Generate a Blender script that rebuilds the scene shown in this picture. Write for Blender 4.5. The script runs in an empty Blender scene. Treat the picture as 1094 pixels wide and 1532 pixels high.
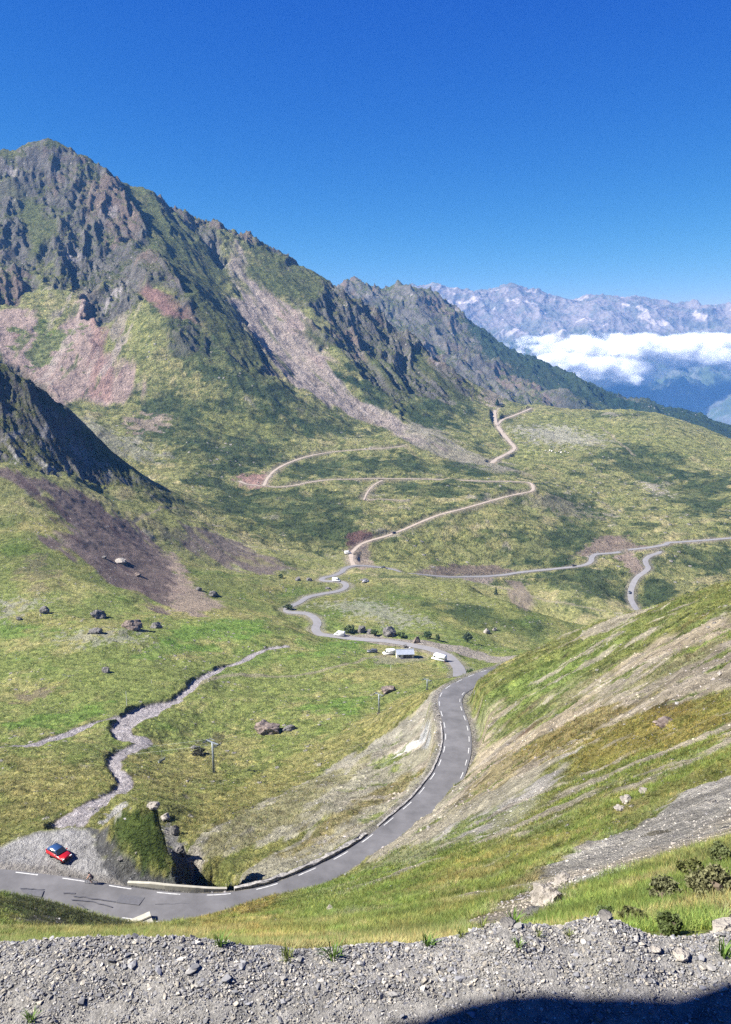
import bpy, bmesh, math, random, time
import numpy as np
from mathutils import Vector, Matrix
T0 = time.time()
SC = bpy.context.scene
COL = SC.collection
R = math.radians

# ------------------------------------------------------------------ camera, sky, sun
PITCH = R(12.5)
FOC = 1157.0                      # focal length in photo pixels (1094 x 1532)
CX, CY = 547.0, 766.0
cam_d = bpy.data.cameras.new('camera')
cam = bpy.data.objects.new('camera', cam_d)
COL.objects.link(cam)
cam.location = (0, 0, 0)
cam.rotation_euler = (R(90) - PITCH, 0, 0)
cam_d.sensor_fit = 'VERTICAL'
cam_d.sensor_height = 36.0
cam_d.lens = 36.0 * FOC / 1532.0
cam_d.clip_start = 0.05
cam_d.clip_end = 120000
SC.camera = cam

SUN_EL, SUN_DIR = R(42), R(8)    # light travels towards +X turned SUN_DIR towards +Y
world = bpy.data.worlds.new('World'); SC.world = world
world.use_nodes = True
wn = world.node_tree; wn.nodes.clear()
sky = wn.nodes.new('ShaderNodeTexSky'); sky.sky_type = 'NISHITA'
sky.sun_disc = False
sky.sun_elevation = SUN_EL
sky.sun_rotation = R(270) - SUN_DIR
sky.altitude = 2100; sky.air_density = 1.0; sky.dust_density = 0.2; sky.ozone_density = 3.0
sp_ = wn.nodes.new('ShaderNodeSeparateColor'); cb_ = wn.nodes.new('ShaderNodeCombineColor')      # deeper, more saturated blue than the raw model
wn.links.new(sky.outputs[0], sp_.inputs[0])
for k_, (g_, e_) in enumerate([(.042, 2.6), (.30, 1.34), (2.2, .36)]):
    p_ = wn.nodes.new('ShaderNodeMath'); p_.operation = 'POWER'; p_.inputs[1].default_value = e_
    q_ = wn.nodes.new('ShaderNodeMath'); q_.operation = 'MULTIPLY'; q_.inputs[1].default_value = g_
    wn.links.new(sp_.outputs[k_], p_.inputs[0]); wn.links.new(p_.outputs[0], q_.inputs[0]); wn.links.new(q_.outputs[0], cb_.inputs[k_])
bg = wn.nodes.new('ShaderNodeBackground'); bg.inputs[1].default_value = 0.051
wo = wn.nodes.new('ShaderNodeOutputWorld')
wn.links.new(cb_.outputs[0], bg.inputs[0]); wn.links.new(bg.outputs[0], wo.inputs[0])

sun_d = bpy.data.lights.new('sun', 'SUN'); sun_d.energy = 5.0; sun_d.angle = R(0.5); sun_d.color = (1.0, 0.95, 0.87)
sun = bpy.data.objects.new('sun', sun_d); COL.objects.link(sun)
ldir = Vector((math.cos(SUN_DIR) * math.cos(SUN_EL), math.sin(SUN_DIR) * math.cos(SUN_EL), -math.sin(SUN_EL)))
sun.rotation_euler = ldir.to_track_quat('-Z', 'Y').to_euler()
SC.view_settings.view_transform = 'Standard'; SC.view_settings.look = 'None'
SC.view_settings.exposure = 1.68; SC.view_settings.gamma = 1
SC.cycles.volume_bounces = 3
SC.cycles.max_bounces = 5
SC.cycles.use_adaptive_sampling = False
SC.cycles.use_denoising = False       # the air hides the surface guides, so denoising only smears the turf

# ------------------------------------------------------------------ numeric helpers
CP, SP = math.cos(PITCH), math.sin(PITCH)
def ray(u, v):
    """direction (depth 1 along the camera axis) of the sight line towards a surveyed picture point"""
    vv = (v - CY) / FOC
    return np.array([(u - CX) / FOC, CP - vv * SP, -(SP + vv * CP)])
def polar(P):
    P = np.asarray(P, float)
    r = np.hypot(P[..., 0], P[..., 1])
    return np.arctan2(P[..., 0], P[..., 1]), np.log(r), P[..., 2] / r

def _hash(ix, iy, seed):
    h = (ix.astype(np.uint32) * np.uint32(374761393) + iy.astype(np.uint32) * np.uint32(668265263) + np.uint32(seed * 1013904223 & 0xffffffff))
    h ^= h >> np.uint32(13); h *= np.uint32(1274126177); h ^= h >> np.uint32(16)
    return h
def noise(x, y, seed=0):
    """gradient noise, about -1..1"""
    xf = np.floor(x); yf = np.floor(y)
    ix = xf.astype(np.int64); iy = yf.astype(np.int64)
    fx = (x - xf).astype(np.float32); fy = (y - yf).astype(np.float32)
    u = fx * fx * fx * (fx * (fx * 6 - 15) + 10); v = fy * fy * fy * (fy * (fy * 6 - 15) + 10)
    def g(dx, dy):
        a = (_hash(ix + dx, iy + dy, seed) & np.uint32(1023)).astype(np.int32)
        return GX[a] * (fx - dx) + GY[a] * (fy - dy)
    n = (g(0, 0) * (1 - u) + g(1, 0) * u) * (1 - v) + (g(0, 1) * (1 - u) + g(1, 1) * u) * v
    return n * 1.5
_a = np.linspace(0, 2 * np.pi, 1024, endpoint=False)
GX = np.cos(_a).astype(np.float32); GY = np.sin(_a).astype(np.float32)
def fbm(x, y, lam, octs, seed=0, gain=0.5, lac=2.0):
    s = 0; a = 1.0; t = 0
    for k in range(octs):
        s = s + a * noise(x / lam + 17.3 * k, y / lam - 9.1 * k, seed + k); t += a
        a *= gain; lam /= lac
    return s / t
def ridged(x, y, lam, octs, seed=0, gain=0.55, lac=2.1):
    s = 0; a = 1.0; t = 0; w = 1.0
    for k in range(octs):
        n = 1 - np.abs(noise(x / lam + 7.7 * k, y / lam + 3.1 * k, seed + k)) * 1.6
        n = n * np.abs(n)
        s = s + a * n * w; t += a
        w = np.clip(n * 1.4, 0.25, 1)
        a *= gain; lam /= lac
    return s / t - 0.35
def sstep(a, b, x):
    t = np.clip((x - a) / (b - a), 0, 1); return t * t * (3 - 2 * t)

# ------------------------------------------------------------------ survey points of the relief: (u, v, depth)
CTRL = '''
# steep bank just below the gravel lip
-120,1450,2.6 0,1450,2.6 137,1450,2.6 274,1450,2.6 410,1450,2.6 547,1450,2.6 684,1440,2.7 820,1425,2.8 957,1420,2.8 1094,1410,2.9 1200,1400,3
-120,1425,6 0,1422,6 137,1418,6 274,1415,6 410,1418,6 547,1412,6 684,1396,6 820,1370,5.5 957,1355,5 1094,1330,4.5 1200,1300,4.5
-100,1400,20 0,1392,16 100,1396,16 200,1396,16 300,1382,16 400,1385,14 547,1372,14 684,1345,13 820,1322,10 900,1300,11 1000,1265,11 1094,1225,11
-100,1342,42 0,1335,46 60,1348,50 100,1366,54 140,1379,58 170,1392,58 200,1408,45 200,1410,30 130,1404,36 60,1396,30 300,1404,45 300,1404,30 370,1392,28 370,1388,42 450,1380,26 200,1400,70 250,1402,60 230,1400,84 150,1395,85 300,1384,80
-60,1420,56 0,1415,60 100,1440,66 
300,1374,50 350,1366,45 400,1366,38 450,1354,38 547,1335,34 600,1320,32 684,1300,28 760,1280,26 820,1250,28 900,1230,26 1000,1190,25 1094,1130,26 1200,1080,28
547,1318,55 600,1295,56 684,1240,60 740,1200,60 820,1180,52 900,1140,52 1000,1085,52 1094,1030,56 1200,960,60
600,1262,86 640,1232,92 684,1200,98 740,1150,100 820,1110,88 900,1060,88 1000,990,88 1094,945,90 1200,880,95
350,1362,75 420,1352,75 480,1334,80 547,1308,84
740,1080,140 780,1040,150 820,1030,132 880,1000,128 957,950,128 1094,885,122 1200,840,125
745,1002,200 760,992,196 790,978,190 820,963,180 860,946,175 900,932,168 957,915,158 1010,900,148 1094,876,134 1200,845,140
# behind the right hand ridge
780,1015,230 820,1010,230 900,980,240 957,960,240 1094,940,240 1200,930,240
820,985,330 900,965,330 957,945,340 1094,930,350 1200,900,350
# road line of the hairpin
-100,1320,92 0,1315,95 100,1335,96 150,1343,96 200,1350,95 250,1355,95 300,1356,95 350,1348,96 400,1338,98 450,1320,102 500,1300,105 555,1268,110 600,1232,118 640,1185,130 670,1150,140 685,1110,152 682,1080,161 680,1050,172 700,1025,185 730,1006,198
# pull-out and bank behind it
-100,1285,100 0,1285,102 60,1265,106 120,1255,108 150,1285,102
-100,1262,118 0,1262,120 60,1240,124 115,1235,128 60,1225,134 0,1240,131
150,1290,101 165,1245,104 185,1210,107 215,1204,108.5 240,1212,107.5 257,1232,106.5 270,1262,104.5 276,1296,101.5 255,1298,100.5 200,1300,100
290,1330,112 300,1310,118 290,1290,124 330,1325,108 310,1262,128 270,1235,135 250,1200,142 200,1190,142
# outer slope of the road
360,1310,114 400,1250,131 400,1300,112 470,1230,132 500,1180,158 450,1200,150 350,1180,172 300,1210,152 560,1160,166 600,1120,178 560,1200,140 620,1085,186 640,1050,190 648,1035,196 600,1050,215 640,1140,158 648,1100,168
# meadow
0,1190,150 -120,1200,150 100,1200,147 200,1150,176 120,1150,172 0,1120,190 -120,1120,190 320,1155,194 200,1080,222 100,1080,222 320,1090,232 440,1110,215 540,1088,216 450,1060,248 567,1062,242
0,1050,238 -120,1050,236 100,1000,272 0,1000,272 -120,1000,270 200,1020,262 320,1020,275 430,1020,286 520,1040,266 600,1030,262 640,1018,262
0,960,300 -120,960,300 100,950,305 200,940,322 300,940,342 300,975,312 400,970,325 400,935,358 500,1000,300 560,1000,306 600,985,332 640,985,334 686,1005,300 688,990,318 660,972,345 620,966,352 720,985,345 740,1000,310
# beyond the meadow, left flank
0,930,318 -120,930,318 0,900,345 100,920,333 200,925,345 0,870,372 -120,870,372 100,870,380 250,905,380 200,870,420 0,800,430 -120,800,430 100,800,450 200,800,520 280,850,480 340,900,420 350,850,540 330,800,600 400,870,490
0,740,478 -120,740,470 100,760,500 0,700,515 -120,690,510 100,705,560 150,740,575 200,760,560 260,760,620
0,650,565 -120,630,560 60,640,590 0,590,592 -120,570,580 100,660,606 150,690,612 205,718,625
0,540,620 -60,510,620 -160,470,620 40,568,622 80,600,628 120,640,632 160,680,636
# behind that spur
0,640,760 60,680,760 120,700,760 -120,600,760 0,620,850 -120,600,850 200,720,730
# valley with the roads
478,947,385 440,913,432 500,953,382 560,958,372 520,925,420 450,893,470 515,882,492 500,865,530 530,847,580 560,880,500 600,900,462 560,935,405 620,945,395 640,920,430
470,850,565 430,820,620 400,835,560 480,835,600
640,868,522 700,875,515 750,900,470 790,925,445 830,952,420 680,900,480 720,930,430 700,955,392 760,965,400 800,975,385 730,965,385
640,862,600 700,862,632 760,862,640 820,853,650 884,838,662 940,825,682 1000,814,695 1094,805,705 1200,795,710
760,890,590 830,900,580 800,945,545 850,935,550 900,890,590 900,930,540 948,908,592 944,885,612 960,855,640 968,835,665 1020,860,640 1094,850,650 1094,880,600 1000,900,590
# slopes above the roads
530,815,650 600,795,690 560,760,740 660,770,730 720,752,765 795,732,815 790,760,780 700,800,705 760,820,690 850,800,730 800,780,745 900,790,745 960,790,740 1094,780,745 1200,760,750
370,728,795 430,727,800 350,760,720 300,740,740 260,720,770 420,770,700 480,780,690 470,718,830 560,716,850 650,718,850 740,720,850 560,740,790 640,745,780
410,705,850 490,677,940 600,668,960 400,650,960 500,640,1010 300,680,850 300,640,920 200,680,830 200,640,900 150,650,845 100,625,880 60,600,920 0,560,950 -120,540,950
690,690,960 640,650,1040 760,700,930 830,720,900 870,760,810 900,730,880 1000,740,870 1094,730,870 1200,700,880
770,675,1060 820,680,1040 900,680,1020 960,690,1000 1020,680,1020 1094,700,980 1200,680,980
745,640,1180 820,640,1220 900,640,1220 960,640,1180 1020,640,1200 1094,675,1090
745,595,1400 700,600,1330 800,606,1420 860,614,1430 900,618,1430 940,618,1420 1000,625,1400 1050,640,1330 1094,657,1250 1200,680,1200
680,562,1390 720,580,1390
# the big mountain
130,600,960 200,590,980 60,560,1000 0,520,1030 -120,500,1030 130,540,1030 200,540,1040 270,600,980 360,620,980 450,640,990 550,640,1060 600,650,1050
0,480,1100 60,480,1110 130,470,1150 200,480,1120 -120,460,1100 200,430,1180 240,470,1110 270,500,1070 300,540,1040 340,570,1020 400,600,1010
130,420,1240 60,400,1260 0,400,1260 -120,380,1260 200,370,1300 130,340,1340 60,330,1360 0,330,1370 -120,320,1370 150,280,1440 60,270,1440
300,500,1090 340,520,1085 380,560,1060 430,590,1050 480,615,1055
260,400,1240 300,440,1190 340,480,1140 370,520,1110 410,560,1090 460,590,1085
220,340,1370 180,290,1450 250,330,1430
370,420,1400 400,460,1340 440,500,1280 480,550,1200 520,590,1150 570,620,1120 350,390,1440 340,440,1310 400,520,1220 440,560,1150 500,600,1110
420,410,1440 450,440,1400 480,470,1350 500,500,1320 530,540,1250 570,580,1200 610,615,1150 640,640,1110
540,490,1400 590,530,1370 630,570,1310 660,600,1260 640,610,1190 690,640,1140
# skyline of the big mountain
0,232,1500 -60,250,1500 -160,280,1500 30,222,1505 62,209,1510 90,220,1510 120,238,1515 150,255,1520 180,271,1520 215,282,1525 250,301,1530 290,328,1535 310,333,1540 328,321,1540 345,345,1545 380,357,1545 415,378,1545 450,400,1545 480,418,1540 505,434,1530 550,465,1510 600,503,1480 650,543,1440
# behind the skyline
-160,420,1800 0,400,1800 62,390,1800 180,430,1820 290,460,1820 400,490,1820 500,540,1800 600,600,1700 680,630,1650 745,650,1650 860,690,1650 940,690,1650 1094,740,1550 1200,760,1500
0,520,2100 200,540,2100 400,560,2100 500,560,2100 600,620,2000 700,650,1950 800,670,1950 900,690,1950 1000,700,1950 1094,720,1900 1200,740,1900
# second ridge
-160,440,2700 0,440,2700 200,440,2700 400,440,2700 470,438,2700 510,431,2700 530,425,2700 560,428,2690 585,436,2680 605,430,2670 628,427,2660 650,440,2660 675,462,2650 700,482,2640 730,502,2620 750,516,2600 780,530,2580 810,546,2560 850,566,2520 890,584,2480 930,600,2450 980,613,2400 1040,622,2350 1094,642,2300 1200,680,2250
560,480,2480 600,500,2420 640,520,2360 680,550,2280 720,570,2200 760,590,2150 820,600,2200 880,605,2250 700,520,2420 760,550,2380 800,575,2300
960,640,2200 1040,650,2150 1094,670,2100
-160,520,3400 0,520,3400 400,520,3400 600,560,3400 800,640,3400 1000,680,3400 1200,720,3400
'''
ctrl = []
for line in CTRL.strip().splitlines():
    if line.startswith('#'): continue
    for w in line.split():
        u, v, t = map(float, w.split(',')); ctrl.append(ray(u, v) * t)
ctrl = np.array(ctrl)
cth, cL, cs = polar(ctrl)

def tps_fit(th, L, val, lam=2e-5):
    n = len(th)
    d2 = (th[:, None] - th[None]) ** 2 + (L[:, None] - L[None]) ** 2
    K = 0.5 * d2 * np.log(d2 + 1e-12)
    P = np.c_[np.ones(n), th, L]
    A = np.zeros((n + 3, n + 3)); A[:n, :n] = K + lam * np.eye(n); A[:n, n:] = P; A[n:, :n] = P.T
    return np.linalg.solve(A, np.r_[val, 0, 0, 0])
def tps_eval(w, th0, L0, th, L):
    out = np.empty(th.size)
    thf, Lf = th.ravel(), L.ravel(); n = len(th0)
    for a in range(0, thf.size, 20000):
        b = slice(a, a + 20000)
        d2 = (thf[b, None] - th0[None]) ** 2 + (Lf[b, None] - L0[None]) ** 2
        out[b] = (0.5 * d2 * np.log(d2 + 1e-12)) @ w[:n] + w[n] + w[n + 1] * thf[b] + w[n + 2] * Lf[b]
    return out.reshape(th.shape)

# ------------------------------------------------------------------ the polar ground net
fine = np.radians(np.arange(-32.5, 32.5, 0.078))
left = -np.radians(np.geomspace(32.6, 62, 40))[::-1]; right = np.radians(np.geomspace(32.6, 62, 40))
TH = np.concatenate([left, fine, right])
rr = [2.0]
while rr[-1] < 60: rr.append(rr[-1] * 1.005)
while rr[-1] < 640: rr.append(rr[-1] * 1.0033)
while rr[-1] < 1640: rr.append(rr[-1] + 1.7)
while rr[-1] < 2800: rr.append(rr[-1] + 4.5)
while rr[-1] < 3600: rr.append(rr[-1] + 30)
RR = np.array(rr); LR = np.log(RR)
NT, NR = len(TH), len(RR)
# coarse net for the smooth relief, then bilinear
cT = np.linspace(TH[0], TH[-1], 230); cR = np.linspace(LR[0], LR[-1], 620)
def upsample(c):
    ti = np.clip((TH - cT[0]) / (cT[1] - cT[0]), 0, len(cT) - 1.001); ri = np.clip((LR - cR[0]) / (cR[1] - cR[0]), 0, len(cR) - 1.001)
    t0 = ti.astype(int); r0 = ri.astype(int); ft = (ti - t0)[None]; fr = (ri - r0)[:, None]
    return ((c[r0][:, t0] * (1 - ft) + c[r0][:, t0 + 1] * ft) * (1 - fr) + (c[r0 + 1][:, t0] * (1 - ft) + c[r0 + 1][:, t0 + 1] * ft) * fr)
gT, gR = np.meshgrid(cT, cR)
w0 = tps_fit(cth, cL, cs)
S0 = upsample(tps_eval(w0, cth, cL, gT, gR))

X = (RR[:, None] * np.sin(TH)[None]).astype(np.float32); Y = (RR[:, None] * np.cos(TH)[None]).astype(np.float32)
RG = np.repeat(RR[:, None], NT, 1).astype(np.float32)

def hit(u, v, S, rmin=0.0, n=None):
    """where the sight line through a surveyed picture point first meets the ground S (tan of elevation per ring and bearing)"""
    d = ray(u, v); th = math.atan2(d[0], d[1]); s0 = d[2] / math.hypot(d[0], d[1])
    i = np.searchsorted(TH, th) - 1; i = min(max(i, 0), NT - 2); f = (th - TH[i]) / (TH[i + 1] - TH[i])
    c = S[:, i] * (1 - f) + S[:, i + 1] * f
    k0 = np.searchsorted(RR, rmin)
    k = np.nonzero(c[k0:] >= s0)[0]
    if len(k) == 0:
        r = RR[-1]
    else:
        k = k[0] + k0
        if k == k0: r = RR[k]
        else:
            g = (s0 - c[k - 1]) / (c[k] - c[k - 1] + 1e-12); r = RR[k - 1] * (1 - g) + RR[k] * g
    return np.array([r * math.sin(th), r * math.cos(th), r * s0])
print('base relief', time.time() - T0)

# ------------------------------------------------------------------ land cover, laid out in plan
def plan_poly(txt, S, rmin=0.0):
    pts = [tuple(map(float, w.split(','))) for w in txt.split()]
    out = []
    for (a, b), (c, d) in zip(pts, pts[1:] + pts[:1]):
        n = max(1, int(math.hypot(c - a, d - b) / 25))
        for k in range(n):
            P = hit(a + (c - a) * k / n, b + (d - b) * k / n, S, rmin); th, L, _ = polar(P); out.append((float(th), float(L)))
    return np.array(out)
def sd_poly(P, margin=0.05):
    """signed distance (metres, positive inside) of the net's points to a plan polygon; returns slices and the distances"""
    i0 = np.searchsorted(TH, P[:, 0].min() - margin); i1 = np.searchsorted(TH, P[:, 0].max() + margin)
    k0 = np.searchsorted(LR, P[:, 1].min() - margin); k1 = np.searchsorted(LR, P[:, 1].max() + margin)
    sl = (slice(k0, k1), slice(i0, i1))
    x = TH[i0:i1][None, :].astype(np.float32); y = LR[k0:k1][:, None].astype(np.float32)
    d = np.full((k1 - k0, i1 - i0), 9.0, np.float32); ins = np.zeros(d.shape, bool)
    for (ax, ay), (bx, by) in zip(P, np.roll(P, -1, 0)):
        ex, ey = bx - ax, by - ay; l2 = ex * ex + ey * ey + 1e-14
        t = np.clip(((x - ax) * ex + (y - ay) * ey) / l2, 0, 1)
        d = np.minimum(d, (x - ax - t * ex) ** 2 + (y - ay - t * ey) ** 2)
        if abs(ey) > 1e-12:
            ins ^= ((ay > y) != (by > y)) & (x < (bx - ax) * (y - ay) / (by - ay) + ax)
    d = np.sqrt(d) * np.where(ins, 1, -1) * RG[sl]
    return sl, d
class Mask:
    def __init__(self, sl, m): self.sl, self.m = sl, m
    def __mul__(self, k): return Mask(self.sl, self.m * (k[self.sl] if isinstance(k, np.ndarray) else k))
def cover(txt, S=None, soft=0.004, jit=0.012, lam=None, seed=3, rmin=0.0, streak=None, squeeze=5.0):
    """mask 0..1 over the net for a patch; edge made ragged by plan noise; streak = plan heading (deg from +X) of the streaks"""
    S = S0 if S is None else S
    P = plan_poly(txt, S, rmin); sl, d = sd_poly(P)
    rm = float(np.exp(P[:, 1].mean()))
    lam = lam or rm * 0.05
    x, y = X[sl], Y[sl]
    if streak is not None:
        a = R(streak); x, y = (x * math.cos(a) + y * math.sin(a)) / squeeze, -x * math.sin(a) + y * math.cos(a)
    n = fbm(x, y, lam, 5, seed, 0.6)
    return Mask(sl, sstep(-soft * rm, soft * rm, d + n * jit * rm * 2.2))
def line_dist(path, wmax):
    """distance in plan (m) of the net's points to a polyline, nearest parameter; path = list of (x, y, ...)"""
    Pp = np.array(path, float); th, L = np.arctan2(Pp[:, 0], Pp[:, 1]), np.log(np.hypot(Pp[:, 0], Pp[:, 1]))
    D = np.full(RG.shape, 1e9, np.float32); Tt = np.zeros(RG.shape, np.float32)
    for k in range(len(Pp) - 1):
        r0 = np.exp(min(L[k], L[k + 1])); m = wmax / r0 * 1.15
        i0, i1 = np.searchsorted(TH, [min(th[k], th[k + 1]) - m, max(th[k], th[k + 1]) + m])
        k0, k1 = np.searchsorted(LR, [min(L[k], L[k + 1]) - m, max(L[k], L[k + 1]) + m])
        if i1 <= i0 or k1 <= k0: continue
        sl = (slice(k0, k1), slice(i0, i1))
        e = Pp[k + 1, :2] - Pp[k, :2]; l2 = e @ e + 1e-9
        qx, qy = X[sl] - Pp[k, 0], Y[sl] - Pp[k, 1]
        t = np.clip((qx * e[0] + qy * e[1]) / l2, 0, 1)
        d = np.hypot(qx - t * e[0], qy - t * e[1])
        b = d < D[sl]
        D[sl] = np.where(b, d, D[sl]); Tt[sl] = np.where(b, k + t, Tt[sl])
    return D, Tt

ROCK = [
 dict(txt='-160,280 0,225 62,200 120,230 180,262 250,292 290,322 330,315 350,350 335,400 332,440 365,492 345,505 300,470 265,440 215,428 200,445 165,478 150,470 130,432 95,442 60,420 20,455 -160,470', jit=.02),
 dict(txt='345,338 400,362 450,395 505,430 550,462 600,500 650,540 700,585 680,612 640,600 600,628 575,615 555,580 535,548 500,530 478,520 468,480 440,462 398,432 372,392', jit=.02),
 dict(txt='225,380 330,440 375,500 415,560 400,575 345,530 320,495 255,440', jit=.012),
 dict(txt='-160,480 0,530 60,575 120,635 160,670 212,718 215,728 160,722 110,712 60,704 0,690 -160,690', jit=.012),
 dict(txt='242,485 290,480 330,520 320,540 280,525 250,520', jit=.01, amt=.6),
 dict(txt='150,455 185,440 200,455 165,478', jit=.008, amt=.8),
 dict(txt='410,635 440,632 446,648 420,655', jit=.005, amt=.6),
]
rock = np.zeros(RG.shape, np.float32)
for q in ROCK:
    m = cover(q['txt'], jit=q['jit'], soft=.01, seed=11); rock[m.sl] = np.maximum(rock[m.sl], m.m * q.get('amt', 1))
far = sstep(1950, 2100, RG)
rock = np.maximum(rock, far * sstep(-.04, .03, S0 + 0.085 + fbm(X, Y, 160, 4, 5) * .06))
lip = sstep(2.6, 8, RG)

# relief detail in metres
rs = 0.50 * X - 0.866 * Y; rc = (0.866 * X + 0.50 * Y)       # rs runs down the spurs, rc across them
wx, wy = fbm(X, Y, 180, 3, 21) * 40, fbm(X, Y, 180, 3, 22) * 40
big = ridged(rc + wx, rs * .38 + wy, 150, 8, 31, .6) * 28 + ridged(rc * 1.1 + wy, rs * .45 + wx, 34, 6, 41, .68) * 11
big += ridged(rc + wx * 1.5, rs * .4 + wy, 330, 3, 36, .5) * 34 * sstep(850, 1150, RG)
near_f = np.clip(RG / 1100, .62, 1.35)
ramps = sstep(.02, .16, fbm(rc + wx * .8, rs * .32 + wy * .5, 120, 4, 38, .5)) * sstep(500, 520, RG)      # smooth turf ramps between the buttresses
ramps *= 1 - sstep(1950, 2050, RG)
crag = big * near_f * (1.15 - .85 * ramps)
pk = ray(62, 209) * 1510
crag *= 1 - .8 * np.exp(-((X - pk[0]) ** 2 + (Y - pk[1]) ** 2) / 70 ** 2)      # the summit itself is a plain broad pyramid
Z = S0 * RG
grass_d = fbm(X, Y, 70, 4, 51, .5) * 5.5 * sstep(250, 800, RG) + fbm(X, Y, 22, 6, 52, .5) * 2.0 * sstep(60, 260, RG) \
    + fbm(X * .5, Y, 3.2, 5, 53, .55) * .5 * sstep(4, 20, RG) * (1 - .3 * sstep(100, 300, RG)) + fbm(X * .45, Y, 9.0, 5, 54, .5) * .9 * sstep(20, 60, RG)
grass_d += fbm(rc, rs * .3, 28, 5, 56, .6) * 6 * sstep(700, 1000, RG) * sstep(-.3, .05, S0)
tus = fbm(X, Y, 1.1, 3, 57, .6) * .22 * sstep(5, 14, RG) * (1 - sstep(60, 110, RG)) + np.abs(fbm(X * .7, Y, 2.6, 4, 58, .6)) * .75 * sstep(35, 70, RG) * (1 - sstep(200, 300, RG)) \
    + fbm(X * .5, Y * 1.2, 7, 5, 59, .65) * 1.3 * sstep(35, 60, RG) * (1 - sstep(140, 240, RG)) + fbm(X, Y, 9, 4, 60, .65) * 1.3 * sstep(380, 520, RG)
grass_d += tus
grass_d *= 1 - .85 * sstep(14, 24, RG) * (1 - sstep(93, 99, RG)) * (TH[None] < .0) * sstep(.02, -.05, TH[None])
D = grass_d * (1 - rock * .5) + crag * rock
Z1 = Z + D * lip
ci = np.clip(np.searchsorted(TH, cth), 0, NT - 1); ck = np.clip(np.searchsorted(LR, cL), 0, NR - 1)
wD = tps_fit(cth, cL, -(D * lip)[ck, ci] / RR[ck] * .62, 3e-4)     # keep the surveyed heights in spite of the added detail
Z1 = Z1 + upsample(tps_eval(wD, cth, cL, gT, gR)) * RG
S1 = Z1 / RG
print('relief', time.time() - T0, RG.shape)

def up(P, dz=0.0): return Vector((P[0], P[1], P[2] + dz))
# ------------------------------------------------------------------ roads, tracks and streams cut into the relief
def smooth_path(P, step=2.0, it=2):
    """Catmull-Rom through the points, resampled evenly"""
    P = np.asarray(P, float); Q = [P[0] * 2 - P[1]] + list(P) + [P[-1] * 2 - P[-2]]; out = []
    for k in range(1, len(Q) - 2):
        p0, p1, p2, p3 = Q[k - 1], Q[k], Q[k + 1], Q[k + 2]
        n = max(2, int(np.linalg.norm(p2 - p1) / step * 2))
        for t in np.arange(n) / n:
            out.append(.5 * ((2 * p1) + (p2 - p0) * t + (2 * p0 - 5 * p1 + 4 * p2 - p3) * t * t + (3 * p1 - p0 - 3 * p2 + p3) * t ** 3))
    out.append(P[-1]); out = np.array(out)
    s = np.r_[0, np.cumsum(np.hypot(*(np.diff(out[:, :2], axis=0).T)))]
    m = max(3, int(s[-1] / step)); u = np.linspace(0, s[-1], m)
    out = np.stack([np.interp(u, s, out[:, k]) for k in range(3)], 1)
    return out
def normals(P):
    t = np.gradient(P[:, :2], axis=0); t /= np.hypot(t[:, 0], t[:, 1])[:, None] + 1e-9
    return np.stack([t[:, 1], -t[:, 0]], 1)                     # to the right of travel
def offset(P, d, dz=0.0):
    n = normals(P); Q = P.copy(); Q[:, 0] += n[:, 0] * d; Q[:, 1] += n[:, 1] * d; Q[:, 2] += dz
    return Q
def zsmooth(P, w):
    k = np.ones(w) / w; z = np.pad(P[:, 2], w // 2, mode='edge'); P[:, 2] = np.convolve(z, k, 'valid')[:len(P)]; return P
def carve(P, half, blend, dz=-0.08, amount=1.0, jit=0.0):
    global Z1
    D, Tt = line_dist(P, half + blend + 2)
    if jit: D = D + fbm(X, Y, half * 1.5, 3, 7) * jit
    zz = np.interp(Tt, np.arange(len(P)), P[:, 2]) + dz
    w = (1 - sstep(half, half + blend, D)) * amount * (D < 1e8)
    Z1 = Z1 * (1 - w) + zz * w
    return D, Tt
def on_ground(txt, S, rmin=0.0, step=3.0, zs=9):
    P = [hit(*map(float, w.split(',')), S, rmin) for w in txt.split()]
    return zsmooth(smooth_path(P, step), zs)

# main road: its valley side edge line, surveyed with heights
EDGE = [(-150, 1303, -66.4), (-60, 1302, -66.6), (0, 1303.5, -67), (55, 1309, -67.2), (126, 1319, -67.6), (200, 1331, -68), (268, 1338.5, -68.4), (338, 1338.5, -68.9), (405, 1326, -69.5), (461, 1304, -70.2),
        (508, 1282, -71), (547, 1257, -71.8), (576, 1234, -72.6), (601, 1213, -73.3), (622, 1194, -74.0), (639, 1173, -74.9), (652, 1155, -75.6), (660, 1137, -76.4), (665, 1121, -77), (667, 1105, -77.6),
        (666.5, 1093, -78.1), (664, 1079, -78.7), (660, 1065, -79.2), (657.5, 1054, -79.8), (657.5, 1046, -80.3), (660, 1039, -80.8), (668, 1029.5, -81.5), (684, 1020.5, -82.3), (701, 1012.5, -83.1), (729, 1002.5, -84.4), (748, 998, -85.2)]
edge = []
for u, v, z in EDGE:
    d = ray(u, v); edge.append(d * (z / d[2]))
edge = np.array(edge); e2 = edge[-1] + (edge[-1] - edge[-2]) * 1.5; edge = np.vstack([edge, e2, e2 + [30, -2, -3]])
edge = zsmooth(smooth_path(edge, 1.0), 9)
for _ in range(3): edge[1:-1, :2] = (edge[:-2, :2] + edge[1:-1, :2] * 2 + edge[2:, :2]) / 4
def s_at(u, v, P=None):
    P = edge if P is None else P
    dep = P[:, 1] * CP - P[:, 2] * SP; uu = CX + FOC * P[:, 0] / dep; vv = CY - FOC * (P[:, 1] * SP + P[:, 2] * CP) / dep
    s = np.r_[0, np.cumsum(np.hypot(*(np.diff(P[:, :2], axis=0).T)))]
    return s[np.argmin((uu - u) ** 2 + (vv - v) ** 2)]
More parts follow.
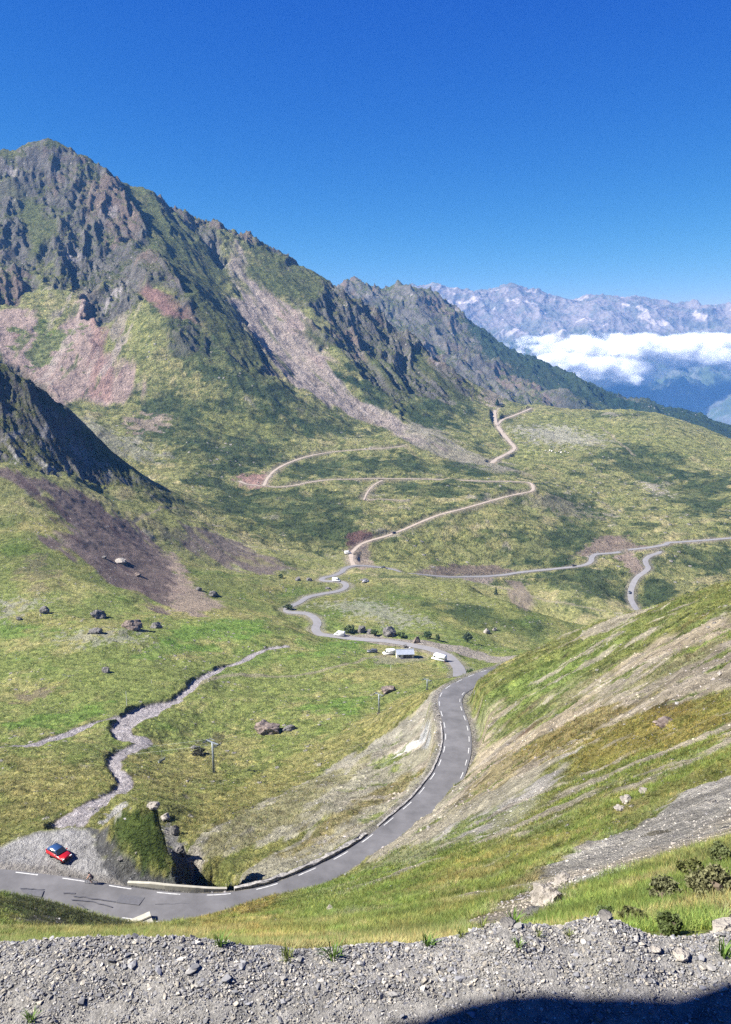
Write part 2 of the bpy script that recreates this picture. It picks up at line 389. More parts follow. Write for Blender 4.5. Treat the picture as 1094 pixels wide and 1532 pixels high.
s_ = np.r_[0, np.cumsum(np.hypot(*(np.diff(edge[:, :2], axis=0).T)))]
ROADW = np.interp(s_, [s_at(250, 1337), s_at(400, 1327), s_at(520, 1273), s_at(600, 1213), s_at(660, 1137)], [4.95, 5.1, 5.2, 5.0, 4.75])
MAIN = offset(edge, ROADW / 2)

# level gravel pull-out in the bend
PO = [(-140, 1262), (-60, 1266), (0, 1270), (30, 1258), (60, 1247), (100, 1241), (130, 1242), (140, 1262), (152, 1285), (172, 1308), (185, 1326), (120, 1317), (50, 1307), (0, 1303), (-140, 1303)]
po = []
for u, v in PO:
    d = ray(u, v); P_ = d * (-67.3 / d[2]); th, L, _ = polar(P_); po.append((float(th), float(L)))
po = np.array(po)
sl, d = sd_poly(po, .08)
PULL = np.full(RG.shape, -99, np.float32); PULL[sl] = d
jn = fbm(X, Y, 3, 4, 88) * 1.0
w = sstep(-3.2, -.4, PULL + jn)
Z1 = Z1 * (1 - w) + (-67.35 + fbm(X, Y, 1.2, 4, 89) * .12 + sstep(2.2, .2, PULL) * .5 * sstep(105, 112, RG) + 0) * w
DM, TM = line_dist(MAIN, 10)
DM = DM - np.interp(TM, np.arange(len(MAIN)), ROADW / 2)
w = (1 - sstep(1.7, 3.8, DM)) * (DM < 1e8); Z1 = np.where(DM < 1e8, Z1 * (1 - w) + (np.interp(TM, np.arange(len(MAIN)), MAIN[:, 2]) - .08) * w, Z1)
# the gorge behind the low wall, right of the knoll
def world_at(u, v, t): return ray(u, v) * t
gorge = np.array([world_at(350, 1329, 102), world_at(326, 1326, 106), world_at(308, 1320, 111), world_at(294, 1306, 115), world_at(284, 1290, 117)])
gorge[:, 2] = [-73, -79, -83, -85, -85]
gorge = smooth_path(gorge, 1.5)
gD, gT_ = line_dist(gorge, 14)
gz = np.interp(gT_, np.arange(len(gorge)), gorge[:, 2]) + fbm(X, Y, 5, 4, 90) * 1.5
gq = gD + fbm(X, Y, 6, 5, 91, .6) * 2.6
gw = (1 - sstep(4.2, 6.2, gq)) * (gD < 1e8) * sstep(ROADW.max() / 2 * 0 + .7, 1.6, DM)
Z1 = np.where(gD < 1e8, Z1 * (1 - gw) + np.minimum(Z1, gz) * gw, Z1)
kerb = edge

# lower asphalt roads, dirt tracks
S1 = Z1 / RG
SG = gaussian = S0
LOWER = on_ground('688,1009 687,1003 683,994 672,984 655,975 641,970 622,966 600,962 575,959 545,957 520,955 503,953 487,950 476,946 472,940 475,933 472,926 462,920 447,917 434,915 429,912 433,908 447,902 460,894 480,889 502,885 514,881 518,876 514,872 503,870 490,869 481,867 486,864 500,861 511,856 516,851 526,847 540,846 562,848 585,852 605,857 625,859 645,861 670,863 700,863 730,862 755,860 780,856 820,852 858,848 876,845 884,840 886,833 892,829 905,828 920,827 936,824 955,821 972,820 985,823 986,827 974,831 966,837 967,844 970,850 964,856 954,863 948,872 944,884 944,896 948,906 955,914', S0, 260, 2.5, 9)
FARR = on_ground('940,823 965,820 985,817 997,814 1000,811 1010,811 1040,809.5 1094,805 1180,798', S0, 600, 3, 15)
TRACK = [
 ('529,845 526,836 527,827 538,816 552,809 575,803 600,794 630,781 660,769 690,762 720,753 755,744 780,738 795,735 798,729 792,723 770,720 735,720 700,719 650,717 600,716 560,716 520,717 490,718 465,721 440,726 415,729 390,727 370,725 358,718', 5.2),
 ('395,728 400,716 412,703 435,691 460,683 490,677 520,674 550,672 580,670 605,667', 5.0),
 ('545,748 549,738 558,727 572,718', 3.0), ('548,748 575,747 605,749', 2.2),
 ('741,613 740,622 743,634 752,648 762,660 770,670 764,676 752,682 741,688 735,694', 9.0),
 ('744,636 752,628 768,622 785,615 795,610.5', 7.0),
]
TR = [(on_ground(t, S0, 560, 4, 11), w_) for t, w_ in TRACK]
TR = [(p, w_ * .72) for p, w_ in TR]
DL, TL = carve(LOWER, 3.6, 5.0)
DF, TF = carve(FARR, 3.6, 8.0)
DT = np.full(RG.shape, 1e9, np.float32)
for P_, w_ in TR:
    d, t_ = carve(P_, w_ / 2 + .8, 5.0, -.1); DT = np.minimum(DT, d - w_ / 2)
# paths worn in the turf: only bare soil, no cut
PATHS = [('285,1030 305,1020 330,1013 370,1011 410,1012 440,1010 470,1004 500,998 530,990 560,983 585,979', 1.8), ('640,968 652,978 665,985 672,992 680,998', 2.2), ('620,972 640,975 665,986', 2.0),
 ('0,545 60,600 150,690 250,760 330,800 430,830 500,850', 1.2), ('700,862 760,880 800,893 850,905 905,915', 1.6), ('700,560 706,572 708,582', 3), ('900,640 930,665 950,680', 3), ('200,780 270,760 330,800 400,835', 1.5)]
DP = np.full(RG.shape, 1e9, np.float32)
for t_, w_ in PATHS:
    P_ = on_ground(t_, S0, 0, 4, 5); d, _ = line_dist(P_, 12); DP = np.minimum(DP, d - w_ / 2 + fbm(X, Y, 6, 4, 97) * .9)
# streams: a cut gravel bed with a steep bank
def stream(txt, wid, depth, rmin=120):
    global Z1
    P_ = on_ground(txt, S0, rmin, 2.0, 5)
    ws = np.interp(np.linspace(0, 1, len(P_)), np.linspace(0, 1, len(wid)), wid)
    D, Tt = line_dist(P_, max(wid) + 6)
    hw = np.interp(Tt, np.arange(len(P_)), ws) / 2
    n = fbm(X, Y, 5, 4, 101) * 1.1
    q = D + n - hw
    zz = np.interp(Tt, np.arange(len(P_)), P_[:, 2]) - depth
    w_ = (1 - sstep(0, 1.6, q)) * (D < 1e8)
    Z1 = np.where(D < 1e8, Z1 * (1 - w_) + np.minimum(Z1, zz + fbm(X, Y, 1.5, 4, 102) * .35) * w_, Z1)
    return np.where(D < 1e8, q, 1e9)
DS = np.minimum(stream('104,1238 110,1222 122,1213 140,1203 160,1192 178,1183 188,1172 184,1160 174,1150 172,1138 180,1127 200,1118 215,1110 208,1103 190,1102 182,1092 190,1080 205,1070 225,1062 245,1053', [4, 4, 2.6, 2, 1.8, 2.2, 3, 3.6, 5, 8, 4], .55),
                stream('268,1042 285,1030 293,1020 310,1010 330,1001 352,993 368,985 380,977 400,970 430,966', [1.5, 2, 1.8, 2.4, 1.6, 2.2, 1, .8], .55))
DS = np.minimum(DS, stream('186,1072 160,1077 130,1085 95,1098 60,1108 30,1114 -40,1122', [2, 2.5, 3, 2, 2], .8))
DS = np.minimum(DS, stream('200,1062 225,1055 250,1050 268,1046', [2, 4, 3, 2], 1.2))


S2 = Z1 / RG
# ------------------------------------------------------------------ colours of the ground
def lerp3(c, col, m):
    if isinstance(m, Mask): c, m = c[m.sl], m.m
    for k in range(3): c[..., k] += (col[k] - c[..., k]) * m
C = np.zeros(RG.shape + (3,), np.float32)
n1 = fbm(X, Y, 60, 6, 61, .6); n2 = fbm(X, Y, 17, 5, 62, .6)
def rel(seed, octs=5, k=.05, g=.6):      # noise whose grain follows the class of distance
    a = fbm(X, Y, 2.2, octs, seed, g) * (1 - sstep(25, 60, RG)) + fbm(X, Y, 9, octs, seed + 1, g) * sstep(25, 60, RG) * (1 - sstep(150, 320, RG)) \
        + fbm(X, Y, 34, octs + 1, seed + 2, g) * sstep(150, 320, RG) * (1 - sstep(1000, 1500, RG)) + fbm(X, Y, 90, octs + 1, seed + 3, g) * sstep(1000, 1500, RG)
    return a
ra, rb, rcn = rel(71), rel(81), rel(91)
C[...] = (.135, .155, .050)
lerp3(C, (.080, .125, .026), sstep(.05, .35, ra) * .8)
lerp3(C, (.215, .20, .075), sstep(-.02, .38, rb) * .8)
lerp3(C, (.27, .235, .10), sstep(.15, .5, rb * .6 + rcn * .6) * .7)
C0 = C.copy()
Z1f = Z1
print('cover', time.time() - T0)
dr = np.gradient(Z1, axis=0) / np.gradient(RR)[:, None]; dt = np.gradient(Z1, axis=1) / (np.gradient(TH)[None] * RG)
slope = np.hypot(dr, dt); del dr, dt
def paint(txt, col, amt=1.0, **kw):
    m = cover(txt, **kw) * amt; lerp3(C, col, m); return m
GREEN, BRIGHT, GOLD, DARK, DRY = (.105, .145, .035), (.15, .20, .045), (.25, .21, .072), (.042, .064, .025), (.21, .18, .07)
SCREE, PINK, RED, PURP, TAN, GREY, PALE = (.30, .25, .215), (.30, .225, .195), (.27, .17, .145), (.115, .085, .082), (.33, .275, .205), (.29, .275, .255), (.4, .38, .34)
# broad tones of the turf by district
midf = sstep(430, 560, RG) * (1 - sstep(1950, 2050, RG)) * (1 - .8 * rock)
lerp3(C, (.225, .22, .095), midf * .6)
dk = rel(121, 6) ; dk2 = rel(131, 6)
lerp3(C, DARK, sstep(.14, .26, dk) * midf * .75)
lerp3(C, (.33, .29, .15), sstep(.08, .34, dk2) * midf * .7); lerp3(C, (.30, .27, .21), sstep(.3, .42, rel(151, 6)) * midf * .7)
for t in ['180,590 330,590 420,600 455,640 420,690 350,710 300,700 200,650', '215,440 340,500 420,580 500,620 560,650 480,650 400,620 300,560 250,520', '270,710 310,700 362,738 430,736 520,738 545,790 505,825 430,805 330,770',
          '420,700 440,690 490,682 560,684 640,690 720,705 700,714 600,710 480,712 425,722', '640,688 740,690 780,712 700,712', '580,722 700,724 760,726 700,745 640,748 600,735', '740,836 770,805 830,788 880,790 912,805 880,838 800,848',
          '800,735 830,730 880,740 905,792 850,785', '900,670 960,665 1010,672 1035,720 960,722 905,700', '650,900 700,888 770,915 830,948 800,965 730,950 680,925', '955,865 1010,870 1010,900 965,905', '800,862 850,850 940,855 940,895 860,892',
          '540,930 600,935 680,945 700,960 620,955 545,948', '1000,825 1094,830 1094,860 1010,850', '560,560 640,600 690,640 640,650 560,610 500,560', '500,560 560,570 600,610 560,620', '1010,700 1094,710 1094,780 1030,770 980,740',
          '640,565 700,590 720,620 660,640 600,620']:
    m = cover(t, jit=.03, soft=.008, seed=17, lam=30); lerp3(C, DARK, m * (.45 + .55 * sstep(-.2, .08, dk2)) * .92)
for t in ['30,500 60,490 100,500 95,540 50,530', '310,600 420,640 460,660 330,650', '770,615 860,620 960,640 1094,680 1094,700 940,660 820,640', '745,640 800,650 830,700 790,700 750,690', '540,830 600,810 700,800 740,830 680,850 600,855',
          '640,868 700,876 750,902 790,925 700,905 640,890', '0,880 60,890 130,905 0,925', '170,750 260,770 380,820 500,845 420,850 280,800', '200,440 240,500 200,560 170,520']:
    m = cover(t, jit=.03, soft=.01, seed=19, lam=25); lerp3(C, (.19, .20, .07), m * .7)
# meadow
mead = sstep(120, 150, RG) * (1 - sstep(360, 430, RG)) * (1 - sstep(.2, .55, slope))
lerp3(C, (.175, .21, .062), mead * .85); lerp3(C, (.29, .265, .115), mead * sstep(-.02, .28, rb) * .7); lerp3(C, (.10, .165, .035), mead * sstep(.15, .35, ra) * .5)
for t in ['0,930 60,932 130,938 60,950 0,952', '330,930 400,925 400,950 300,960 220,950', '200,970 330,960 330,975 200,985', '0,1090 100,1060 170,1050 90,1095', '480,955 560,965 500,985 440,985', '450,1060 560,1040 520,1070']:
    lerp3(C, (.09, .185, .028), cover(t, jit=.03, soft=.01, seed=23, lam=12) * .6)
for t in ['40,920 160,925 240,920 160,945 60,940', '0,1130 170,1150 90,1215 0,1230', '30,1035 90,1022 100,1030 40,1050', '230,900 330,905 430,925 330,925 250,925', '480,1010 640,990 660,1010 600,1030 560,1020', '580,1050 655,1035 640,1060 560,1105 420,1190 300,1250 260,1230 400,1150 520,1090', '200,1130 300,1110 420,1100 330,1160 230,1190']:
    lerp3(C, (.25, .225, .09), cover(t, jit=.03, soft=.012, seed=29, lam=8) * .6)
lerp3(C, (.16, .13, .09), cover('30,1038 70,1030 75,1040 20,1050', jit=.02, lam=4) * .8)
lerp3(C, (.05, .045, .03), cover('295,1105 340,1095 335,1108 290,1115', jit=.02, lam=3) * .6)
# screes
st = dict(streak=95, squeeze=4)
paint('-160,500 0,470 40,468 62,500 95,492 112,450 125,422 140,450 150,490 185,545 212,575 190,604 150,608 100,604 60,592 35,560 0,532 -160,520', PINK, .95, jit=.02, soft=.008, lam=40, seed=33, **st)
paint('30,492 60,488 100,492 98,540 60,545 35,530', GREEN, .8, jit=.03, lam=30, seed=35)
paint('118,425 132,425 150,490 175,560 170,598 140,600 140,520 125,470', RED, .8, jit=.012, soft=.006, lam=22, seed=34, **st)
paint('190,440 200,440 185,500 160,540 165,500', SCREE, .7, jit=.012, lam=15, **st)
paint('352,362 376,400 392,436 440,466 466,484 476,522 500,560 525,592 600,630 655,668 615,664 545,630 480,598 430,568 395,530 365,500 332,462 330,438 372,455 362,410', SCREE, .95, jit=.014, soft=.006, lam=26, seed=36, streak=-58, squeeze=5)
paint('400,440 440,470 470,500 500,545 480,540 430,500', PINK, .6, jit=.02, lam=20, streak=-58)
paint('340,380 352,375 362,400 372,440 350,430', (.16, .15, .07), .6, jit=.01, lam=20)
paint('203,432 240,436 275,452 312,470 300,482 258,476 222,456', (.20, .115, .105), .9, jit=.01, soft=.005, lam=16, seed=37, streak=-40)
sp = dict(streak=-43, squeeze=5)
paint('-100,700 0,697 60,716 130,742 205,788 245,822 265,845 272,885 250,915 205,892 140,852 78,812 112,800 66,742 0,715 -100,720', PURP, .92, jit=.018, soft=.006, lam=9, seed=38, **sp)
paint('282,786 350,808 400,830 440,852 380,860 322,838 278,812', (.115, .09, .085), .9, jit=.018, soft=.006, lam=9, seed=39, **sp)
paint('220,780 300,800 400,838 330,842 240,800', (.13, .105, .085), .5, jit=.03, soft=.01, lam=9, **sp)
paint('244,832 262,828 275,850 292,880 335,906 302,922 255,914 252,885 262,860', (.25, .195, .155), .9, jit=.012, soft=.006, lam=8, seed=40)
paint('30,850 60,830 80,860 60,890', (.12, .085, .08), .4, jit=.03, lam=8)
paint('60,606 140,630 245,680 205,684 100,645', (.25, .24, .19), .65, jit=.03, soft=.01, lam=6, seed=41, streak=-30, squeeze=3)
paint('185,625 250,625 240,645 200,645', PINK, .6, jit=.02, lam=14)
paint('600,632 650,640 700,672 780,705 740,705 680,690 620,665', (.24, .215, .17), .8, jit=.02, soft=.01, lam=16, seed=42, streak=-40, squeeze=4)
paint('352,712 395,706 402,722 395,732 362,728', RED, .95, jit=.008, soft=.004, lam=8)
paint('520,800 535,796 560,800 552,812 535,822 522,826', (.10, .055, .05), .95, jit=.006, soft=.003, lam=8)
paint('520,838 540,812 552,815 560,850 540,852', (.26, .20, .165), .8, jit=.006, soft=.004, lam=8)
paint('612,857 650,846 690,842 740,845 775,856 740,861 690,861 650,861', (.15, .115, .095), .9, jit=.008, soft=.004, lam=8)
paint('690,864 740,864 738,870 695,869', (.22, .18, .155), .9, jit=.006, soft=.003, lam=6)
paint('860,836 880,815 905,800 930,800 950,812 985,820 930,824 892,830', (.20, .15, .125), .85, jit=.01, soft=.004, lam=9)
paint('918,832 945,826 968,852 952,864', (.27, .21, .17), .95, jit=.006, soft=.003, lam=8)
paint('760,868 785,868 800,905 785,910', (.19, .15, .125), .8, jit=.012, soft=.005, lam=8, streak=100)
paint('770,735 840,745 900,775 850,770 790,755', (.2, .175, .13), .55, jit=.03, soft=.01, lam=9)
paint('720,600 760,590 770,600 748,612', (.26, .22, .17), .9, jit=.01, lam=10)
paint('770,640 850,640 900,658 880,668 800,662', (.33, .31, .27), .6, jit=.04, soft=.008, lam=8, seed=43)
paint('960,720 985,725 1000,745 985,742', (.3, .27, .22), .8, jit=.02, lam=8)
for k, t in enumerate(['480,905 560,900 640,930 600,935 520,915', '0,900 60,900 0,925', '90,950 200,945 210,960 120,965']):
    paint(t, (.27, .26, .22), .55, jit=.04, soft=.006, lam=3.5, seed=47 + k)
# outer slope of the road
def streaks(txt, cols, heading, lam, sq=7, rmin=0):
    m = cover(txt, jit=.01, soft=.006, rmin=rmin); a = R(heading); x, y = X[m.sl], Y[m.sl]; p, q = (x * math.cos(a) + y * math.sin(a)) / sq, -x * math.sin(a) + y * math.cos(a)
    for k, (c_, th_, am) in enumerate(cols): lerp3(C[m.sl], c_, m.m * sstep(th_, th_ + .12, fbm(p, q, lam, 5, 400 + k * 7 + int(lam), .6)) * am)
streaks('0,500 60,500 125,425 200,440 210,575 190,604 60,592', [((.36, .30, .26), .12, .7), ((.20, .125, .11), .15, .7), ((.13, .15, .06), .26, .8)], 92, 26)
streaks('352,362 376,400 440,466 476,522 525,592 600,630 655,668 545,630 430,568 332,462', [((.36, .31, .27), .10, .7), ((.20, .165, .14), .12, .7), ((.13, .14, .06), .2, .8)], -60, 24)
streaks('0,697 130,742 245,822 272,885 205,892 78,812', [((.065, .045, .045), .08, .8), ((.19, .15, .13), .2, .6)], -43, 9)
streaks('282,786 440,852 322,838', [((.07, .055, .05), .08, .8), ((.16, .15, .07), .15, .7)], -43, 9)
streaks('540,600 700,672 780,705 640,655', [((.36, .33, .27), .1, .6), ((.12, .13, .05), .15, .7)], -50, 14)
for t_ in ['700,505 720,540 735,572 725,575 705,540', '765,540 790,565 802,592 780,582', '818,560 850,590 842,602 815,588', '690,520 700,560 690,565']: lerp3(C, (.30, .25, .21), cover(t_, jit=.008, soft=.003, rmin=2000, lam=30) * .75)
so = dict(streak=62, squeeze=4)
paint('655,1030 662,1062 668,1100 655,1150 622,1190 560,1245 500,1285 440,1310 380,1330 345,1335 350,1315 420,1270 500,1215 450,1250 300,1290 270,1265 400,1195 500,1150 560,1110 610,1075 640,1045', GREY, .9, jit=.014, soft=.006, lam=3.0, seed=48, **so)
paint('570,1185 640,1130 650,1145 560,1215 480,1255 420,1290 400,1285 480,1225', (.19, .155, .06), .75, jit=.03, soft=.01, lam=4, seed=49, **so)
paint('330,1230 430,1180 520,1150 560,1135 480,1200 380,1265 310,1290', (.16, .155, .06), .6, jit=.04, soft=.01, lam=4, seed=50, **so)
paint('568,1143 580,1132 602,1117 630,1103 633,1110 612,1122 590,1134 572,1148', (.78, .77, .76), 1, S=Z1 / RG, jit=.004, soft=.0012, lam=1.5, seed=51)
paint('632,1086 645,1088 645,1108 628,1116 628,1106', (.40, .42, .50), .9, S=Z1 / RG, jit=.003, soft=.0015, lam=1.5, seed=52)
paint('498,1275 525,1262 548,1252 535,1262 510,1272', (.62, .6, .58), .9, S=Z1 / RG, jit=.006, soft=.002, lam=1.5)
# right hand hillside
lerp3(C, (.20, .185, .07), sstep(20, 40, RG) * (1 - sstep(150, 200, RG)) * .4)
nr = dict(streak=-14, squeeze=4)
for k, (t, c, a) in enumerate([
    ('1094,925 1040,940 985,960 950,985 930,1000 960,995 1030,970 1094,950 1200,930', TAN, .8), ('1094,960 1020,1000 990,1035 930,1050 870,1085 820,1095 860,1105 960,1065 1040,1055 1094,1035 1200,1020 1200,950', (.27, .235, .19), .85),
    ('700,1060 740,1040 800,1035 870,1010 960,975 1060,930 1200,880 1200,1010 1094,1035 960,1075 850,1110 760,1150 700,1165', (.30, .26, .20), .35), ('590,1262 640,1215 700,1165 760,1140 860,1100 870,1125 800,1170 720,1215 640,1260 560,1305 530,1310', (.31, .28, .24), .7),
    ('900,1040 800,1080 740,1095 700,1110 700,1160 740,1150 800,1110 900,1070', TAN, .75), ('705,1060 740,1050 760,1085 720,1100 706,1110', TAN, .7),
    ('860,1130 840,1150 780,1185 700,1225 620,1270 560,1300 600,1305 700,1255 760,1240 790,1215 830,1170', GREY, .92), ('850,1080 800,1110 720,1150 690,1185 660,1215 700,1200 800,1150 860,1105', (.24, .2, .15), .6),
    ('800,1240 860,1210 900,1190 860,1225 790,1255 690,1262', (.24, .23, .2), .6),
    ('1200,1130 1094,1155 1020,1190 960,1230 880,1270 830,1300 760,1350 700,1385 740,1395 830,1350 880,1320 960,1290 1040,1260 1094,1230 1200,1200', GREY, .92), ('700,1370 760,1345 840,1310 860,1340 780,1395 700,1400', (.25, .22, .17), .8),
    ('980,1058 1030,1055 1035,1080 985,1085', (.05, .035, .025), .9), ('765,1080 790,1070 800,1085 770,1092', (.09, .055, .035), .8), ('1060,1340 1094,1325 1200,1330 1200,1400 1080,1400', TAN, .7)]):
    paint(t, c, a, jit=.03, soft=.010, seed=140 + k, **nr)
for k, (t, c, a) in enumerate([
    ('760,1000 860,960 940,930 1000,905 1094,885 1200,860 1200,900 1094,915 1000,945 900,1000 830,1040 740,1060', (.14, .175, .05), .6), ('700,1040 800,1000 900,975 850,1040 760,1060', (.14, .20, .05), .6),
    ('740,1080 800,1050 830,1070 760,1095', BRIGHT, .7), ('760,1140 860,1080 960,1060 1094,1050 1200,1040 1200,1100 1094,1110 960,1150 860,1140', (.20, .165, .045), .7),
    ('870,1160 960,1130 1094,1100 1200,1080 1200,1130 1020,1180 900,1210 790,1240 720,1240', (.16, .17, .05), .6), ('640,1260 760,1250 900,1230 800,1300 700,1360 560,1400 440,1400 420,1350 540,1300', (.155, .18, .05), .7),
    ('640,1300 760,1270 900,1230 860,1270 760,1340 680,1390 560,1400 620,1340', GOLD, .6), ('270,1385 330,1352 400,1340 440,1370 430,1410 280,1410', (.24, .175, .055), .65), ('450,1330 560,1300 600,1330 520,1390 440,1400', (.14, .19, .045), .6),
    ('830,1370 900,1330 1000,1290 1094,1240 1200,1220 1200,1330 1000,1400 860,1400', (.13, .15, .05), .7), ('900,1330 1000,1290 940,1350 860,1380', GOLD, .6), ('0,1335 60,1342 150,1372 240,1390 0,1385', (.05, .062, .03), .8), ('0,1385 100,1385 240,1395 200,1410 0,1410', (.16, .14, .045), .7),
    ('690,1190 760,1130 820,1120 760,1170 700,1200', GOLD, .5)]):
    paint(t, c, a, jit=.05, soft=.02, seed=160 + k, **nr)
lerp3(C, (.25, .22, .085), (C[..., 2] < C[..., 1] * .55) * (1 - sstep(18, 40, RG)) * .2)
gr_ = (C[..., 2] < C[..., 1] * .5).astype(np.float32)
lerp3(C, (.12, .17, .035), gr_ * (1 - sstep(30, 60, RG)) * sstep(.0, .2, fbm(X, Y, 4, 5, 178, .6)) * .7)
lerp3(C, (.30, .25, .12), gr_ * (1 - sstep(20, 40, RG)) * sstep(.12, .25, fbm(X, Y, 1.3, 5, 179, .6)) * .7)
tuf = fbm(X * .35, Y, .9, 4, 171, .6) * (1 - sstep(60, 110, RG)) + fbm(X * .45, Y, 2.6, 4, 172, .6) * sstep(40, 90, RG) * (1 - sstep(160, 220, RG))
nearm = 1 - sstep(160, 210, RG)
ax_, ay_ = X * math.cos(R(-14)) + Y * math.sin(R(-14)), -X * math.sin(R(-14)) + Y * math.cos(R(-14))
right_ = sstep(3, 9, RG) * (1 - sstep(160, 200, RG)) * sstep(-.1, .05, TH[None])
lerp3(C, (.31, .275, .22), sstep(.10, .22, fbm(ax_ / 3.2, ay_, 7, 6, 175, .62)) * right_ * .8)
lerp3(C, (.135, .175, .04), sstep(.20, .30, fbm(ax_ / 2.2, ay_, 6, 6, 176, .62)) * right_ * .85)
lerp3(C, (.075, .065, .035), sstep(.33, .42, fbm(ax_ / 2, ay_, 3, 5, 177, .62)) * right_ * .7)
pebb = sstep(.25, .5, fbm(X, Y, 5, 6, 173, .65)) * nearm
lerp3(C, (.25, .22, .18), pebb * .55)
C *= (1 + np.clip(tuf, -.6, .6) * .8 * nearm)[..., None]
# hairpin surrounds
gm = sstep(-1.2, .2, PULL + jn)
lerp3(C, (.285, .28, .272), gm)
verge = (1 - sstep(.9, 2.6, DM + jn * .8)); lerp3(C, (.21, .195, .175), verge * .85)
SK = Z1 / RG
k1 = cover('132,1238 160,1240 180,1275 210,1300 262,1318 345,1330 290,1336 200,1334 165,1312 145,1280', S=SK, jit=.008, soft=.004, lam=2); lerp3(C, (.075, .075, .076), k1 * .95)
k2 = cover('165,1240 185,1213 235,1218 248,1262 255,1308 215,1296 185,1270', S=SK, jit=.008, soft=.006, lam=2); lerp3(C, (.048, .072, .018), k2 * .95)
k3 = cover('150,1230 170,1208 190,1203 175,1225', S=SK, jit=.01, lam=2); lerp3(C, (.34, .33, .31), k3 * .9)
k4 = cover('225,1203 250,1225 275,1262 290,1300 275,1310 258,1305 250,1262 240,1225', S=SK, jit=.008, lam=2); lerp3(C, (.17, .165, .155), k4 * .95)
k5 = cover('280,1270 305,1275 300,1305 285,1300', S=SK, jit=.01, lam=2); lerp3(C, (.36, .33, .29), k5 * .8)
paint('505,950 560,946 600,954 665,964 745,983 800,986 800,992 740,992 690,980 640,971 600,966 555,961', (.27, .235, .205), .9, jit=.006, soft=.003, lam=4, rmin=250)
paint('560,984 600,980 640,980 640,990 600,993 565,992', (.24, .21, .16), .6, jit=.01, lam=3, rmin=250)
# road verges, tracks, paths, streams
lerp3(C, (.19, .17, .14), (1 - sstep(3.0, 6.0, DL + n2 * 3)) * .7)
lerp3(C, (.24, .20, .16), (1 - sstep(3.5, 8.0, DF + n2 * 4)) * .7)
lerp3(C, (.25, .205, .165), (1 - sstep(1, 6.5, DT + n1 * 5)) * .6)
lerp3(C, (.27, .225, .18), 1 - sstep(-.3, 1.0, DT))
lerp3(C, (.24, .205, .15), (1 - sstep(-.2, .9, DP)) * .7)
lerp3(C, (.115, .09, .07), (1 - sstep(.5, 1.1, DS)) * .7)
lerp3(C, (.30, .275, .275), 1 - sstep(.2, .8, DS))
lerp3(C, (.44, .42, .42), sstep(.1, .4, fbm(X, Y, 1.2, 4, 181)) * (1 - sstep(-.2, .5, DS)) * .7)
# rock shows where it is steep, turf stays on the ledges
rn = fbm(X, Y, 55, 6, 191, .6)
rk = (1 - .9 * ramps) * np.clip(rock * 1.15, 0, 1) * sstep(.86, 1.1, slope + rn * 1.1 + far * .2 + .25 * sstep(700, 600, RG))
rcol = np.zeros_like(C); rcol[...] = (.125, .117, .104)
lerp3(rcol, (.055, .052, .048), sstep(-.05, .3, fbm(X, Y, 26, 5, 192, .6)) * .8)
lerp3(rcol, (.165, .12, .095), sstep(.02, .3, fbm(X, Y, 190, 4, 193, .5) + fbm(X, Y, 30, 4, 194) * .4) * .75 * sstep(900, 1200, RG))
lerp3(rcol, (.33, .30, .29), sstep(.28, .5, fbm(X, Y, 70, 5, 195, .6)) * .7)
lerp3(C, (.070, .078, .030), rock * .8); lerp3(C, (.085, .10, .036), rock * ramps * .75); lerp3(C, (.115, .115, .05), rock * sstep(.1, .3, fbm(X, Y, 45, 5, 198, .6)) * .8)
for k in range(3): C[..., k] += (rcol[..., k] - C[..., k]) * rk
# woods on the tail of the second ridge
wood = far * sstep(-.055, -.08, S0 + fbm(X, Y, 120, 4, 197) * .02) * sstep(.2, .35, TH[None] + 0 * RG)
lerp3(C, (.022, .04, .018), wood * .95)
lerp3(C, (.022, .042, .02), cover('690,476 760,515 850,560 930,596 985,612 940,616 870,598 800,572 730,530', jit=.008, soft=.004, rmin=2050, lam=40) * .9)
leftspur = sstep(540, 570, RG) * (1 - sstep(640, 660, RG)) * (TH[None] < -.2)
lerp3(C, (.27, .26, .255), leftspur * rock * sstep(.02, .2, fbm(X * 1.5, Y, 18, 6, 199, .62)) * sstep(.5, .9, slope) * .8)
print('painted', time.time() - T0)


# ------------------------------------------------------------------ ground meshes
def grid_mesh(name, rows, mat, kind='structure', label=None):
    k0, k1 = rows
    n = k1 - k0
    co = np.stack([X[k0:k1], Y[k0:k1], Z1[k0:k1]], -1).astype(np.float32).reshape(-1, 3)
    idx = np.arange(n * NT, dtype=np.int32).reshape(n, NT)
    q = np.stack([idx[:-1, :-1], idx[:-1, 1:], idx[1:, 1:], idx[1:, :-1]], -1).reshape(-1)
    me = bpy.data.meshes.new(name)
    me.vertices.add(len(co)); me.vertices.foreach_set('co', co.ravel())
    nf = len(q) // 4
    me.loops.add(len(q)); me.loops.foreach_set('vertex_index', q)
    me.polygons.add(nf); me.polygons.foreach_set('loop_start', np.arange(0, nf * 4, 4, dtype=np.int32))
    me.polygons.foreach_set('loop_total', np.full(nf, 4, np.int32)); 
    me.update(calc_edges=True)
    me.polygons.foreach_set('use_smooth', np.ones(nf, bool))
    ca = me.color_attributes.new('ground', 'FLOAT_COLOR', 'POINT')
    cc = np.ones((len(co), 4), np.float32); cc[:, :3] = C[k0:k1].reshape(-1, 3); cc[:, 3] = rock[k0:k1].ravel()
    ca.data.foreach_set('color', cc.ravel())
    me.materials.append(mat)
    o = bpy.data.objects.new(name, me); COL.objects.link(o)
    o['kind'] = kind
    if label: o['label'] = label
    return o
def N(nt, t, **kw):
    n = nt.nodes.new(t)
    for k, v in kw.items():
        if k.startswith('i_'): n.inputs[k[2:].replace('_', ' ')].default_value = v
        else: setattr(n, k, v)
    return n
